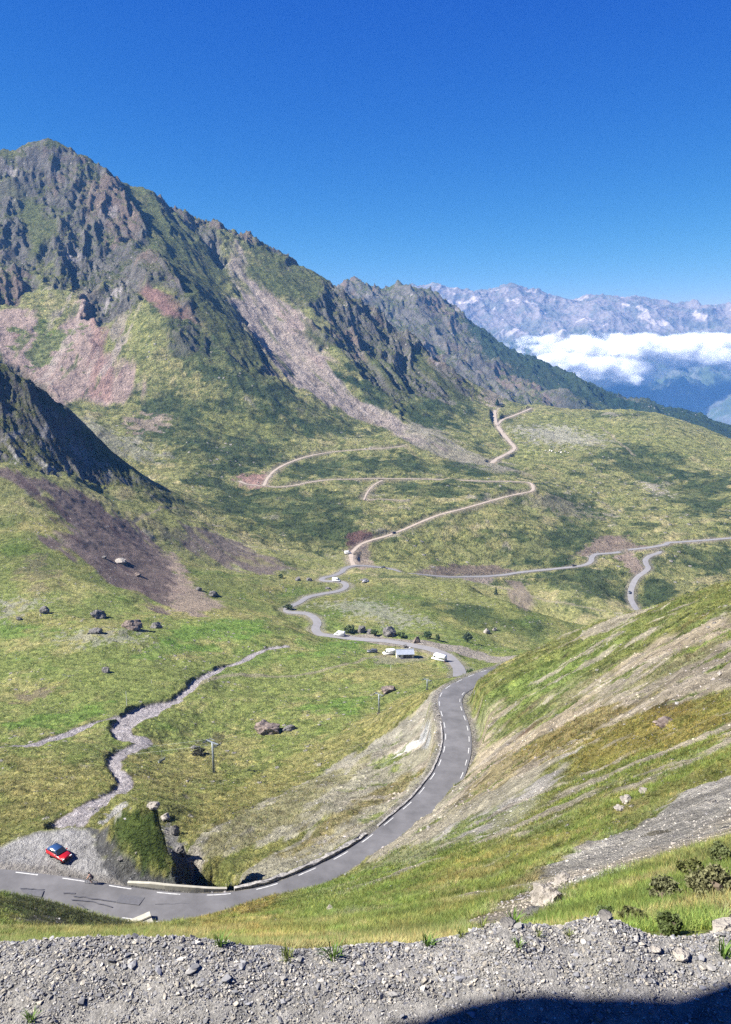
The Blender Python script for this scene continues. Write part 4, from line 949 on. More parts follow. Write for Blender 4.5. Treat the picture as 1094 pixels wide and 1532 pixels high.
# rock shapes; an unseen crag added further down throws the shadow on the shoulder
def rock_mesh(name, size, seed, mat, sub=4, rough=.28, flat=.0, freq=1.6):
    bm = bmesh.new(); bmesh.ops.create_icosphere(bm, subdivisions=sub, radius=1); rr_ = random.Random(seed)
    planes = [(Vector((rr_.gauss(0, 1), rr_.gauss(0, 1), rr_.gauss(0, .8))).normalized(), rr_.uniform(.55, .85)) for _ in range(14)]
    co = np.array([v.co[:] for v in bm.verts])
    nn = fbm(co[:, 0] * 1. + co[:, 2] * .7 + seed, co[:, 1] + co[:, 2] * .6, 1 / freq, 5, seed, .6) * rough
    for v, k in zip(bm.verts, nn):
        p = v.co.copy()
        for nrm, d in planes:
            e = p.dot(nrm) - d
            if e > 0: p -= nrm * e * .85
        p *= 1 + k; v.co = (p.x * size[0], p.y * size[1], max(p.z, -.45) * size[2])
    me = bpy.data.meshes.new(name); bm.to_mesh(me); bm.free(); me.materials.append(mat)
    return me
def rock_mat(name, col, col2, scale):
    m = bpy.data.materials.new(name); m.use_nodes = True; nt = m.node_tree; L = nt.links.new; b = nt.nodes['Principled BSDF']; b.inputs['Roughness'].default_value = .92; b.inputs['Specular IOR Level'].default_value = .2
    tc = N(nt, 'ShaderNodeTexCoord'); n1 = N(nt, 'ShaderNodeTexNoise', i_Scale=scale, i_Detail=7.0, i_Roughness=.7); L(tc.outputs['Object'], n1.inputs['Vector'])
    r = N(nt, 'ShaderNodeMapRange'); r.inputs['From Min'].default_value = .4; r.inputs['From Max'].default_value = .6; L(n1.outputs[0], r.inputs[0])
    x = N(nt, 'ShaderNodeMix', data_type='RGBA'); L(r.outputs[0], x.inputs[0]); x.inputs[6].default_value = col + (1,); x.inputs[7].default_value = col2 + (1,); L(x.outputs[2], b.inputs['Base Color'])
    bp = N(nt, 'ShaderNodeBump', i_Strength=.9, i_Distance=.3 / scale); L(n1.outputs[0], bp.inputs['Height']); L(bp.outputs[0], b.inputs['Normal'])
    return m
rm_grey = rock_mat('grey rock', (.055, .053, .05), (.17, .16, .15), 1.5)
rm_pink = rock_mat('brown rock', (.085, .065, .055), (.21, .17, .145), 1.2)
rm_pale = rock_mat('pale rock', (.17, .155, .135), (.34, .31, .27), 2.0)

# ------------------------------------------------------------------ things
SF = Z1 / RG
def ground_pt(u, v, rmin=0.0):
    return Vector(hit(u, v, SF, rmin))
def depth_of(P): return P.y * CP - P.z * SP
def plane_pt(u, v, z):
    d = ray(u, v); return Vector(d * (z / d[2]))
def edge_z(u, v):
    dep = edge[:, 1] * CP - edge[:, 2] * SP; uu = CX + FOC * edge[:, 0] / dep; vv = CY - FOC * (edge[:, 1] * SP + edge[:, 2] * CP) / dep
    return edge[np.argmin((uu - u) ** 2 + ((vv - v) * .5) ** 2), 2]
def road_pt(u, v, dz=.07):
    return plane_pt(u, v, edge_z(u, v) + dz)
def thing(name, label, cat, loc=(0, 0, 0), rz=0.0, group=None):
    o = bpy.data.objects.new(name, None); COL.objects.link(o); o.empty_display_size = .2
    o.location = loc; o.rotation_euler = (0, 0, rz); o['label'] = label; o['category'] = cat
    if group: o['group'] = group
    return o
class MB:
    def __init__(self): self.bm = bmesh.new()
    def box(self, c, s, rot=None, bevel=0.0, taper=None):
        r = bmesh.ops.create_cube(self.bm, size=1); vs = r['verts']
        for v in vs:
            v.co = Vector((v.co.x * s[0], v.co.y * s[1], v.co.z * s[2]))
            if taper and v.co.z > 0: v.co.x *= taper; v.co.y *= taper
        if bevel:
            es = list({e for v in vs for e in v.link_edges}); q = bmesh.ops.bevel(self.bm, geom=es, offset=bevel, segments=2, affect='EDGES'); vs = list({v for f in q['faces'] for v in f.verts} | {v for v in vs if v.is_valid})
        if rot: bmesh.ops.rotate(self.bm, verts=vs, cent=(0, 0, 0), matrix=rot)
        bmesh.ops.translate(self.bm, verts=vs, vec=c); return self
    def tube(self, a, b, r, r2=None, seg=10):
        a, b = Vector(a), Vector(b); d = b - a; q = bmesh.ops.create_cone(self.bm, cap_ends=True, segments=seg, radius1=r, radius2=r if r2 is None else r2, depth=d.length)
        m = d.to_track_quat('Z', 'Y').to_matrix(); bmesh.ops.rotate(self.bm, verts=q['verts'], cent=(0, 0, 0), matrix=m); bmesh.ops.translate(self.bm, verts=q['verts'], vec=(a + b) / 2); return self
    def prism(self, pts, y0, y1, scale_top=None):
        """side profile (x, z) extruded across y"""
        n = len(pts); A = [self.bm.verts.new((x, y0, z)) for x, z in pts]; B = [self.bm.verts.new((x, y1, z)) for x, z in pts]
        self.bm.faces.new(A); self.bm.faces.new(B[::-1])
        for k in range(n): self.bm.faces.new((A[k], B[k], B[(k + 1) % n], A[(k + 1) % n]))
        return self
    def torus(self, c, R_, r, axis='Y', seg=20, sub=8):
        V = []
        for i in range(seg):
            a = 2 * math.pi * i / seg; row = []
            for j in range(sub):
                b = 2 * math.pi * j / sub; q = R_ + r * math.cos(b); x, z, y = q * math.cos(a), q * math.sin(a), r * math.sin(b); row.append(self.bm.verts.new((c[0] + x, c[1] + y, c[2] + z)))
            V.append(row)
        for i in range(seg):
            for j in range(sub): self.bm.faces.new((V[i][j], V[(i + 1) % seg][j], V[(i + 1) % seg][(j + 1) % sub], V[i][(j + 1) % sub]))
        return self
    def build(self, name, mat, parent=None, smooth=False):
        bmesh.ops.recalc_face_normals(self.bm, faces=self.bm.faces[:]); me = bpy.data.meshes.new(name); self.bm.to_mesh(me); self.bm.free(); me.materials.append(mat)
        if smooth: me.polygons.foreach_set('use_smooth', [True] * len(me.polygons))
        o = bpy.data.objects.new(name, me); COL.objects.link(o)
        if parent: o.parent = parent
        return o
def tagm(o, label, cat, group=None):
    o['label'] = label; o['category'] = cat
    if group: o['group'] = group
    return o
def gloss(name, col, rough=.3, metal=0.0): return simple_mat(name, col, rough, .04, 2, metal=metal, spec=.5)
m_glass = gloss('car glass', (.02, .025, .03), .08); m_tyre = simple_mat('tyre rubber', (.02, .02, .02), .9); m_rim = gloss('wheel rim', (.45, .46, .48), .3, .8)
m_lampw = gloss('headlamp', (.8, .8, .78), .1); m_lampr = gloss('tail lamp', (.45, .01, .01), .2); m_black = simple_mat('black plastic', (.025, .025, .028), .6)
m_steel = simple_mat('galvanised steel', (.20, .225, .25), .5, .1, 3, metal=.3); m_conc = simple_mat('concrete', (.50, .48, .43), .9, .18, 2.5, .4, .02); m_roof = simple_mat('sheet metal roof', (.30, .33, .38), .45, .08, 1.5, metal=.2)

CARS = {   # L, W, H, body side profile, glasshouse side profile (x forward)
 'hatch': (3.95, 1.72, 1.48, [(-1.95, .32), (-1.97, .75), (-1.88, .98), (.75, .95), (1.6, .82), (1.93, .66), (1.97, .32)], [(-1.86, .97), (-1.55, 1.40), (-1.2, 1.47), (.05, 1.46), (.85, .95)]),
 'estate': (4.5, 1.8, 1.6, [(-2.2, .34), (-2.24, .8), (-2.18, 1.02), (1.0, 1.0), (1.9, .88), (2.2, .7), (2.22, .34)], [(-2.16, 1.01), (-1.98, 1.5), (-1.7, 1.6), (.3, 1.58), (1.1, 1.0)]),
 'van': (5.4, 2.0, 2.4, [(-2.7, .35), (-2.7, 1.15), (1.55, 1.15), (2.45, 1.0), (2.7, .75), (2.7, .35)], [(-2.7, 1.14), (-2.66, 2.3), (-2.5, 2.4), (.8, 2.38), (1.2, 2.2), (1.75, 1.14)]),
 'camper': (6.4, 2.2, 2.9, [(-3.2, .4), (-3.2, 1.25), (2.0, 1.2), (2.9, 1.0), (3.2, .75), (3.2, .4)], [(-3.2, 1.24), (-3.2, 2.85), (-3.05, 2.95), (1.6, 2.95), (2.1, 2.7), (2.2, 1.2)]),
}
def vehicle(kind, name, label, cat, loc, rz, paintm, roofm=None, tilt=0.0, group=None, light_cargo=False):
    L_, W, H, body, glass = CARS[kind]; t = thing(name, label, cat, loc, rz, group); t.rotation_euler[1] = tilt
    mb = MB().prism(body, -W / 2, W / 2); bmesh.ops.bevel(mb.bm, geom=mb.bm.edges[:], offset=.07, segments=2, affect='EDGES')
    for v in mb.bm.verts:
        if v.co.z > .8: v.co.y *= .95
    bd = mb.build('body', paintm, t, True)
    mb = MB().prism(glass, -W / 2 + .04, W / 2 - .04)
    zb = glass[0][1]; zt = max(z for _, z in glass)
    for v in mb.bm.verts: v.co.y *= 1 - .16 * (v.co.z - zb) / (zt - zb) * (1 if kind in ('hatch', 'estate') else .35)
    bmesh.ops.bevel(mb.bm, geom=mb.bm.edges[:], offset=.04, segments=2, affect='EDGES')
    mb.build('cabin', paintm if kind in ('van', 'camper') else (roofm or paintm), t, True)
    # windows: thin panes proud of the cabin
    def pane(pts3, name='window'):
        me = bpy.data.meshes.new(name); a, b, c, d = map(Vector, pts3); n = (b - a).cross(d - a).normalized() * .012
        V = [a + n, b + n, c + n, d + n, a - n, b - n, c - n, d - n]; me.from_pydata([v[:] for v in V], [], [(0, 1, 2, 3), (7, 6, 5, 4), (0, 4, 5, 1), (1, 5, 6, 2), (2, 6, 7, 3), (3, 7, 4, 0)]); me.materials.append(m_glass)
        o = bpy.data.objects.new(name, me); COL.objects.link(o); o.parent = t; return o
    yw = W / 2 - .035; k = .16 if kind in ('hatch', 'estate') else .056
    if kind in ('hatch', 'estate'):
        x0, x1, x2, x3 = glass[0][0] + .35, glass[2][0] + .25, glass[3][0] - .05, glass[4][0] - .3
        for sd in (-1, 1): pane([(x0, sd * yw * (1 - k * .1), zb + .06), (x3, sd * yw * (1 - k * .1), zb + .06), (x2, sd * yw * (1 - k * .85), zt - .1), (x1, sd * yw * (1 - k * .85), zt - .1)][::sd])
        pane([(glass[4][0] - .03, -yw * .9, zb + .06), (glass[4][0] - .03, yw * .9, zb + .06), (glass[3][0] + .08, yw * .8, zt - .06), (glass[3][0] + .08, -yw * .8, zt - .06)], 'windscreen')
        pane([(glass[0][0] - .0, yw * .85, zb + .08), (glass[0][0] - .0, -yw * .85, zb + .08), (glass[1][0] - .03, -yw * .75, zt - .12), (glass[1][0] - .03, yw * .75, zt - .12)], 'rear_window')
    else:
        xf = glass[-1][0]; xt = glass[-2][0]
        pane([(xf + .03, -yw * .9, zb + .08), (xf + .03, yw * .9, zb + .08), (xt + .12, yw * .85, glass[-2][1] - .12), (xt + .12, -yw * .85, glass[-2][1] - .12)], 'windscreen')
        for sd in (-1, 1): pane([(xf - 1.1, sd * (yw + .0), zb + .1), (xf - .2, sd * (yw + .0), zb + .1), (xt - .05, sd * (yw - .02), zb + .8), (xf - 1.1, sd * (yw - .02), zb + .8)][::sd])
    for x in (-L_ * .31, L_ * .32):
        for sd in (-1, 1):
            w_ = MB().torus((x, sd * (W / 2 - .08), .31), .23, .1, seg=16, sub=6).build('wheel', m_tyre, t, True)
            MB().tube((x, sd * (W / 2 - .16), .31), (x, sd * (W / 2 + .0), .31), .18, seg=12).build('rim', m_rim, w_)
    xe = L_ / 2
    for sd in (-1, 1):
        MB().box((xe - .06, sd * W * .36, .68), (.1, .3, .16)).build('headlight', m_lampw, t); MB().box((-xe + .0, sd * W * .42, .85), (.08, .16, .3)).build('tail_light', m_lampr, t)
        MB().box((glass[-1][0] - .25, sd * (W / 2 + .08), zb + .08), (.12, .18, .13)).build('wing_mirror', paintm, t)
    MB().box((xe - .01, 0, .42), (.06, W * .8, .18)).build('front_bumper', m_black, t); MB().box((-xe - .01, 0, .45), (.06, W * .85, .18)).build('rear_bumper', m_black, t)
    MB().box((-xe - .025, 0, .72), (.03, .5, .12)).build('number_plate', m_lampw, t)
    return t
red = gloss('red paint', (.33, .008, .010), .3); white = gloss('white paint', (.66, .66, .65), .4); dgrey = gloss('dark grey paint', (.06, .065, .08), .3); silver = gloss('silver paint', (.45, .46, .48), .3, .3); sky_roof = gloss('roof coloured like reflected sky', (.02, .05, .13), .2); black = gloss('black paint', (.02, .02, .024), .25)
def heading(P, Q): return math.atan2(Q.y - P.y, Q.x - P.x)
A_, B_ = plane_pt(74, 1270, -66.9), plane_pt(104, 1287, -66.9)
vehicle('hatch', 'parked_car', 'small red hatchback with a roof coloured like reflected sky parked on the gravel pull-out', 'car', ((A_ + B_) / 2).lerp(plane_pt(89, 1282, -67.25), 1.0) + Vector((0, 0, .0)), heading(A_, B_), red, sky_roof).scale = (.9, .9, .9)  # the roof's blue is the sky's reflection put into its colour
def along(P_, u, v):
    """nearest point of a road path to a picture point and the heading there"""
    dep = P_[:, 1] * CP - P_[:, 2] * SP; uu = CX + FOC * P_[:, 0] / dep; vv = CY - FOC * (P_[:, 1] * SP + P_[:, 2] * CP) / dep
    k = int(np.argmin((uu - u) ** 2 + (vv - v) ** 2)); k = min(max(k, 1), len(P_) - 2); d = P_[k + 1] - P_[k - 1]
    return Vector(P_[k]) + Vector((0, 0, .07)), math.atan2(d[1], d[0])
def gz_at(x, y):
    th = math.atan2(x, y); L = math.log(math.hypot(x, y)); i = np.searchsorted(TH, th) - 1; k = np.searchsorted(LR, L) - 1; f = (th - TH[i]) / (TH[i + 1] - TH[i]); g = (L - LR[k]) / (LR[k + 1] - LR[k])
    return float((Z1[k, i] * (1 - f) + Z1[k, i + 1] * f) * (1 - g) + (Z1[k + 1, i] * (1 - f) + Z1[k + 1, i + 1] * f) * g)
def settle(P, dz=0.0): return Vector((P[0], P[1], gz_at(P[0], P[1]) + dz))
for (u, v, kind, name, lab, cat, pm, rev, off) in [
    (507, 954, 'van', 'white_van', 'white van driving on the lower road left of the hut', 'van', white, 0, 1.0), (504, 870, 'van', 'white_van', 'white van at the small bend of the lower road, farther than the hut', 'van', white, 1, 0),
    (573, 849, 'hatch', 'distant_car', 'dark car on the valley road just right of the dirt junction', 'car', dgrey, 1, .9), (860, 848, 'hatch', 'distant_car', 'black car on the long level stretch of the valley road', 'car', black, 0, -.9),
    (946, 888, 'hatch', 'distant_car', 'dark car on the steep looping road at the right', 'car', dgrey, 0, .9)]:
    P_, h = along(LOWER, u, v); P_ += Vector((math.sin(h), -math.cos(h), 0)) * off; vehicle(kind, name, lab, cat, P_, h + (math.pi if rev else 0), pm)
P_, h = along(TR[0][0], 590, 798); vehicle('estate', 'distant_car', 'black car climbing the dirt track above the junction', 'car', P_, h, black)
P_, h = along(TR[0][0], 527, 829); vehicle('van', 'white_van', 'white van parked at the foot of the dirt track', 'van', P_ + Vector((-3, 0, 0)), .3, white)
for (u, v, kind, name, lab, cat, pm, h) in [(657, 988, 'camper', 'camper_van', 'white camper van parked beside the hairpin right of the hut', 'camper van', white, 2.5), (582, 979, 'van', 'white_van', 'white van parked just left of the grey roofed hut', 'van', white, 3.3), (557, 976, 'estate', 'parked_car', 'dark off road car parked on the grass left of the hut', 'car', dgrey, 3.0),
        (547, 871, 'estate', 'parked_car', 'grey car standing on the meadow below the dirt junction', 'car', silver, .6)]:
    vehicle(kind, name, lab, cat, settle(ground_pt(u, v, 250), -.02), h, pm)

# the hut
hp = settle(ground_pt(606, 985, 250)); ht = thing('stone_hut', 'small hut with a pale metal gable roof beside the lower road', 'hut', hp + Vector((0, 2.2, -.3)), R(4))
hw = simple_mat('whitewashed wall', (.62, .60, .56), .9, .12, 1.5); hdk = simple_mat('dark timber and wall shade', (.07, .06, .055), .85, .2, 3)
mb = MB().prism([(-2.2, 0), (-2.2, 2.3), (0, 3.5), (2.2, 2.3), (2.2, 0)], -3.6, 3.6); bmesh.ops.rotate(mb.bm, verts=mb.bm.verts[:], cent=(0, 0, 0), matrix=Matrix.Rotation(R(90), 3, 'Z')); wl = mb.build('wall', hw, ht)
mb = MB()
for sg in (-1, 1):
    mb.box((0, sg * 1.3, 3.02), (7.9, 3.0, .12), rot=None)
    vs = mb.bm.verts[-8:]
    for v in vs: v.co.z = v.co.z - (abs(v.co.y) - 1.3) * .545
    for k in range(14): mb.box((-3.75 + k * .575, sg * 1.3, 3.11), (.07, 3.0, .06)); [setattr(v.co, 'z', v.co.z - (abs(v.co.y) - 1.3) * .545) for v in mb.bm.verts[-8:]]
rf = mb.build('roof', m_roof, ht)
MB().box((2.2, .6, 3.6), (.5, .5, 1.0)).build('chimney', hw, rf)
dr_ = MB().box((-.4, -2.23, 1.0), (1.0, .08, 2.0)).build('door', hdk, ht); MB().box((-.05, -2.3, 1.0), (.06, .08, .12)).build('handle', m_steel, dr_)
MB().box((1.2, -2.22, 1.2), (3.6, .06, 1.9)).build('wall_shade_panel', hdk, ht)  # dark panel stands in for the eaves' shade on the front wall
for x in (-2.4, 1.0, 2.4):
    w_ = MB().box((x, -2.28, 1.35), (.9, .08, .8)).build('window', hw, ht); MB().box((x, -2.33, 1.35), (.75, .04, .65)).build('pane', m_glass, w_)
mb = MB().box((0, -2.6, .2), (7.4, .7, .45), bevel=.08).build('stone_step', simple_mat('dark stone', (.14, .13, .12), .9), ht)

# buildings on the saddle
sb = settle(ground_pt(747, 606, 1000)); st_ = thing('lift_station', 'low grey lift station on the saddle at the top of the track', 'building', sb + Vector((0, 4, -1)), R(-8)); st_.scale = (.75, .75, .6)
MB().box((0, 0, 3), (17, 9, 6), bevel=.1).build('wall', simple_mat('grey wall', (.28, .27, .25), .9), st_)
mb = MB().prism([(-5.2, 0), (-5.2, .4), (0, 2.2), (5.2, .4), (5.2, 0)], -9.3, 9.3); bmesh.ops.rotate(mb.bm, verts=mb.bm.verts[:], cent=(0, 0, 0), matrix=Matrix.Rotation(R(90), 3, 'Z')); bmesh.ops.translate(mb.bm, verts=mb.bm.verts[:], vec=(0, 0, 6)); mb.build('roof', simple_mat('dark roof', (.10, .10, .105), .7), st_)
for x in (-5.5, -1, 4): MB().box((x, -4.53, 2.8), (2.4, .1, 2.0)).build('window', m_glass, st_)
MB().box((7, -4.54, 1.8), (2.2, .1, 3.4)).build('door', hdk, st_)

# chairlift
def tower(u, vb, vt, label, arm_dir):
    b = settle(ground_pt(u, vb, 150), -.2); h = (vb - vt) / 1157 * depth_of(b) / math.cos(R(28)); t = thing('lift_tower', label, 'lift tower', b, arm_dir, 'chairlift towers in the meadow')
    MB().box((0, 0, .1), (.9, .9, .4), bevel=.05).build('footing', hdk, t)
    k = max(h / 9.5, .6); r = .34 * min(k, 1)
    MB().tube((0, 0, .3), (0, 0, h), r, r * .7, 14).build('mast', m_steel, t, True)
    MB().box((0, 0, h), (4.6 * k, .32 * k, .32 * k), bevel=.03).build('crossarm', m_steel, t)
    for sd in (-1, 1):
        s_t = MB().box((sd * 2.15 * k, 0, h - .25 * k), (.16, 2.8 * k, .16)).build('sheave_beam', m_steel, t)
        for j in range(4): MB().tube((sd * 2.15 * k - .08, (-1.2 + .8 * j) * k, h - .05), (sd * 2.15 * k + .08, (-1.2 + .8 * j) * k, h - .05), .22 * k, seg=14).build('sheave', m_black, s_t)
    mb = MB().tube((.42, -.16, .5), (.34, -.16, h), .025, seg=5).tube((.42, .16, .5), (.34, .16, h), .025, seg=5)
    for j in range(int(h / .45)): mb.tube((.41 - .08 * j * .45 / h, -.16, .8 + j * .45), (.41 - .08 * j * .45 / h, .16, .8 + j * .45), .018, seg=5)
    mb.build('ladder', m_steel, t); MB().tube((-.9 * k, 0, h + .15), (-.9 * k, 0, h + .9 * k), .04, seg=6).tube((.9 * k, 0, h + .15), (.9 * k, 0, h + .9 * k), .04, seg=6).tube((-.9 * k, 0, h + .9 * k), (.9 * k, 0, h + .9 * k), .04, seg=6).build('lifting_frame', m_steel, t)
    a = Vector((math.cos(arm_dir), math.sin(arm_dir), 0)) * 2.15 * k; return b + Vector((0, 0, h + .18 * k)), a
T1, a1 = tower(320, 1156, 1111, 'tallest grey chairlift tower, standing alone in the left of the meadow', R(-35)); T2, a2 = tower(567, 1067, 1039, 'grey chairlift tower below the hut, the middle one', R(-35)); T3, a3 = tower(639, 1032, 1017, 'small grey chairlift tower closest to the hairpin road', R(-35))
T0_ = Vector(ray(-160, 1150) * 205)
def cable(sgn):
    pts = []
    for A, B in ((T3 + a3 * sgn, T2 + a2 * sgn), (T2 + a2 * sgn, T1 + a1 * sgn), (T1 + a1 * sgn, T0_ + a1 * sgn)):
        for j in range(12):
            f = j / 12; p = A.lerp(B, f); p.z -= 4 * f * (1 - f) * .012 * (A - B).length; pts.append(p)
    mb = MB()
    for a, b in zip(pts, pts[1:]): mb.tube(a, b, .013, seg=5)
    return pts, tagm(mb.build('lift_cable', m_steel), 'thin steel cable of the chairlift on the %s side of its towers' % ('far' if sgn < 0 else 'near'), 'cable')
ptsN, _ = cable(1); ptsF, _ = cable(-1)
def chair(P, label):
    t = thing('lift_chair', label, 'lift chair', P, R(-35), 'chairs hanging from the lift cable')
    MB().tube((0, 0, 0), (.12, 0, -1.9), .04, seg=6).tube((.12, -.95, -1.9), (.12, .95, -1.9), .04, seg=6).tube((.12, -.95, -1.9), (.1, -.95, -2.8), .035, seg=6).tube((.12, .95, -1.9), (.1, .95, -2.8), .035, seg=6).build('hanger', m_steel, t)
    MB().box((-.15, 0, -2.8), (.5, 2.0, .1), bevel=.03).build('seat', m_steel, t); MB().box((.14, 0, -2.5), (.07, 2.0, .5), rot=Matrix.Rotation(0, 3, 'Y')).build('backrest', m_steel, t)
    MB().tube((-.5, -.95, -2.5), (-.5, .95, -2.5), .03, seg=6).tube((-.5, -.95, -2.5), (.1, -.95, -2.4), .03, seg=6).tube((-.5, .95, -2.5), (.1, .95, -2.4), .03, seg=6).build('safety_bar', m_steel, t)
def near_u(pts, u): return min(pts, key=lambda p: abs(CX + FOC * p.x / depth_of(p) - u))
chair(near_u(ptsN[24:], 228), 'empty lift chair hanging nearest to the tall tower'); chair(near_u(ptsN[24:], 105), 'empty lift chair hanging over the meadow right of the streamless corner' if 0 else 'empty lift chair over the meadow, second from the tall tower'); chair(near_u(ptsF[24:], 45), 'empty lift chair over the meadow, farthest left of the three')

# rider
def skin_body(name, joints, edges, mat, parent, sub=2):
    me = bpy.data.meshes.new(name); me.from_pydata([j[0] for j in joints], edges, []); o = bpy.data.objects.new(name, me); COL.objects.link(o)
    if parent: o.parent = parent
    md = o.modifiers.new('skin', 'SKIN'); md.use_smooth_shade = True
    for v, j in zip(me.skin_vertices[0].data, joints): v.radius = (j[1], j[1] if len(j) < 3 else j[2])
    me.skin_vertices[0].data[0].use_root = True
    sm = o.modifiers.new('sub', 'SUBSURF'); sm.levels = sub; sm.render_levels = sub; me.materials.append(mat); return o
bp_ = road_pt(137, 1323, .02); bh = heading(road_pt(150, 1324), road_pt(120, 1321))
bk = thing('bicycle', 'dark road bicycle ridden along the outer edge line of the near road', 'bicycle', bp_, bh)
for x, nm in ((-.5, 'wheel'), (.5, 'wheel')):
    w_ = MB().torus((x, 0, .34), .32, .022, seg=28, sub=6).build('wheel', m_tyre, bk, True); mb = MB().tube((x, -.05, .34), (x, .05, .34), .03, seg=8)
    for k in range(10): a = k * math.pi / 5; mb.tube((x, 0, .34), (x + .31 * math.cos(a), 0, .34 + .31 * math.sin(a)), .004, seg=4)
    mb.build('spokes', m_rim, w_)
MB().tube((-.5, .04, .34), (-.05, 0, .28), .014).tube((-.5, .04, .34), (-.17, 0, .82), .012).tube((-.05, 0, .28), (-.2, 0, .9), .018).tube((-.18, 0, .84), (.36, 0, .86), .018).tube((-.05, 0, .28), (.37, 0, .78), .02).tube((.36, 0, .92), (.40, 0, .72), .02).tube((.40, 0, .72), (.5, .05, .34), .014).tube((.40, 0, .72), (.5, -.05, .34), .014).tube((-.5, -.04, .34), (-.05, 0, .28), .014).build('frame', dgrey, bk, True)
MB().box((-.2, 0, .93), (.26, .12, .05), bevel=.02).build('saddle', m_black, bk); MB().tube((.4, -.2, .95), (.4, .2, .95), .014).tube((.36, 0, .92), (.4, 0, .95), .016).tube((.4, .2, .95), (.5, .2, .9), .014).tube((.4, -.2, .95), (.5, -.2, .9), .014).build('handlebar', m_black, bk)
MB().tube((-.05, -.02, .28), (-.05, -.09, .28), .09, seg=16).tube((-.05, -.09, .28), (.08, -.1, .18), .012).tube((-.05, .09, .28), (-.18, .1, .38), .012).build('crank', m_black, bk)
skinm = simple_mat('skin', (.45, .26, .18), .6, .05); cloth = simple_mat('dark cycling clothes', (.03, .035, .06), .85, .1); 
pr = thing('person', 'cyclist in dark clothes leaning over the bars on the near road', 'person', bp_, bh)
J = [((-.2, 0, 1.0), .13), ((-.08, 0, 1.18), .125), ((.08, 0, 1.36), .14), ((.17, 0, 1.45), .075), ((.21, 0, 1.52), .055), ((.27, 0, 1.62), .095),
     ((.1, .17, 1.38), .06), ((.26, .2, 1.18), .045), ((.42, .2, .99), .035), ((.1, -.17, 1.38), .06), ((.26, -.2, 1.18), .045), ((.42, -.2, .99), .035),
     ((-.17, .1, .94), .1), ((.14, .11, .72), .07), ((-.1, .11, .42), .045), ((-.02, .11, .36), .04), ((-.17, -.1, .94), .1), ((.18, -.11, .62), .07), ((.02, -.11, .26), .045), ((.12, -.11, .19), .04)]
skin_body('body', J, [(0, 1), (1, 2), (2, 3), (3, 4), (4, 5), (2, 6), (6, 7), (7, 8), (2, 9), (9, 10), (10, 11), (0, 12), (12, 13), (13, 14), (14, 15), (0, 16), (16, 17), (17, 18), (18, 19)], skinm, pr)
skin_body('jersey', [(p, r + .014) for p, r in J[:3]] + [(J[6][0], .075), ((.19, .19, 1.27), .06), (J[9][0], .075), ((.19, -.19, 1.27), .06)], [(0, 1), (1, 2), (2, 3), (3, 4), (2, 5), (5, 6)], cloth, pr)
skin_body('shorts', [((-.2, 0, 1.0), .15), ((-.17, .1, .94), .12), ((.08, .11, .77), .09), ((-.17, -.1, .94), .12), ((.1, -.11, .69), .09)], [(0, 1), (1, 2), (0, 3), (3, 4)], cloth, pr)
for sd in (-1, 1):
    hb = MB().box((.45, sd * .2, .96), (.09, .08, .04), bevel=.012)
    for k in range(4): hb.tube((.48, sd * .2 + (k - 1.5) * .02, .965), (.515, sd * .2 + (k - 1.5) * .02, .95), .009, seg=6).tube((.515, sd * .2 + (k - 1.5) * .02, .95), (.505, sd * .2 + (k - 1.5) * .02, .925), .008, seg=6)
    hb.tube((.44, sd * .16, .955), (.47, sd * .145, .94), .01, seg=6).build('hand', skinm, pr, True)
mb = MB(); bmesh.ops.create_uvsphere(mb.bm, u_segments=16, v_segments=10, radius=.135); [setattr(v, 'co', Vector((v.co.x * 1.15 + .26, v.co.y * .85, max(v.co.z, -.02) * .95 + 1.67))) for v in mb.bm.verts]; mb.build('helmet', black, pr, True)

# low parapet, rubble kerb, culvert slabs
def wall_along(name, u0v0, u1v1, off, wid, hgt, mat, rough=.0, seed=1, zoff=0.0, taper=True):
    a, b = np.searchsorted(s_, [s_at(*u0v0), s_at(*u1v1)]); P_ = edge[a:b + 1]; n = normals(edge)[a:b + 1]; V = []; F = []
    prof = [(-wid / 2, -.6), (-wid / 2, hgt * .92), (-wid / 2 + .05, hgt), (wid / 2 - .05, hgt), (wid / 2, hgt * .92), (wid / 2, -.6)]
    for j in range(len(P_)):
        f = min(1, j / 3, (len(P_) - 1 - j) / 5) if taper else 1
        for i, (d, z) in enumerate(prof):
            q = noise(np.array([j * .9 + seed]), np.array([i * 1.3]), seed)[0] * rough; q2 = noise(np.array([j * .7 + seed + 40]), np.array([i * .9]), seed)[0] * rough
            V.append((P_[j, 0] + n[j, 0] * (off + d + q), P_[j, 1] + n[j, 1] * (off + d + q), P_[j, 2] + (z * (.35 + .65 * f) if z > 0 else z) + q2 + zoff))
    m_ = len(prof)
    for j in range(len(P_) - 1):
        for i in range(m_ - 1): a_ = j * m_ + i; F.append((a_, a_ + 1, a_ + m_ + 1, a_ + m_))
    F += [tuple(range(m_)), tuple(range((len(P_) - 1) * m_, len(P_) * m_))[::-1]]
    return mesh_obj(name, V, F, mat)
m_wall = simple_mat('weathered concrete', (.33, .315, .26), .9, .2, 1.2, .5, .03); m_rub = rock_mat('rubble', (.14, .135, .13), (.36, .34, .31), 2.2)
tagm(wall_along('parapet_wall', (186, 1330), (345, 1338), -1.0, .4, .55, m_wall, .03, 3), 'low curved concrete parapet on the outside of the bend', 'wall')
tagm(wall_along('rubble_kerb', (352, 1337), (555, 1251), -1.0, .6, .28, m_rub, .22, 5), 'rough stone kerb along the valley side of the near road', 'kerb')
tagm(wall_along('rubble_kerb', (572, 1238), (664, 1079), -.75, .35, .12, m_rub, .10, 9), 'thin broken kerb where the near road climbs away', 'kerb')
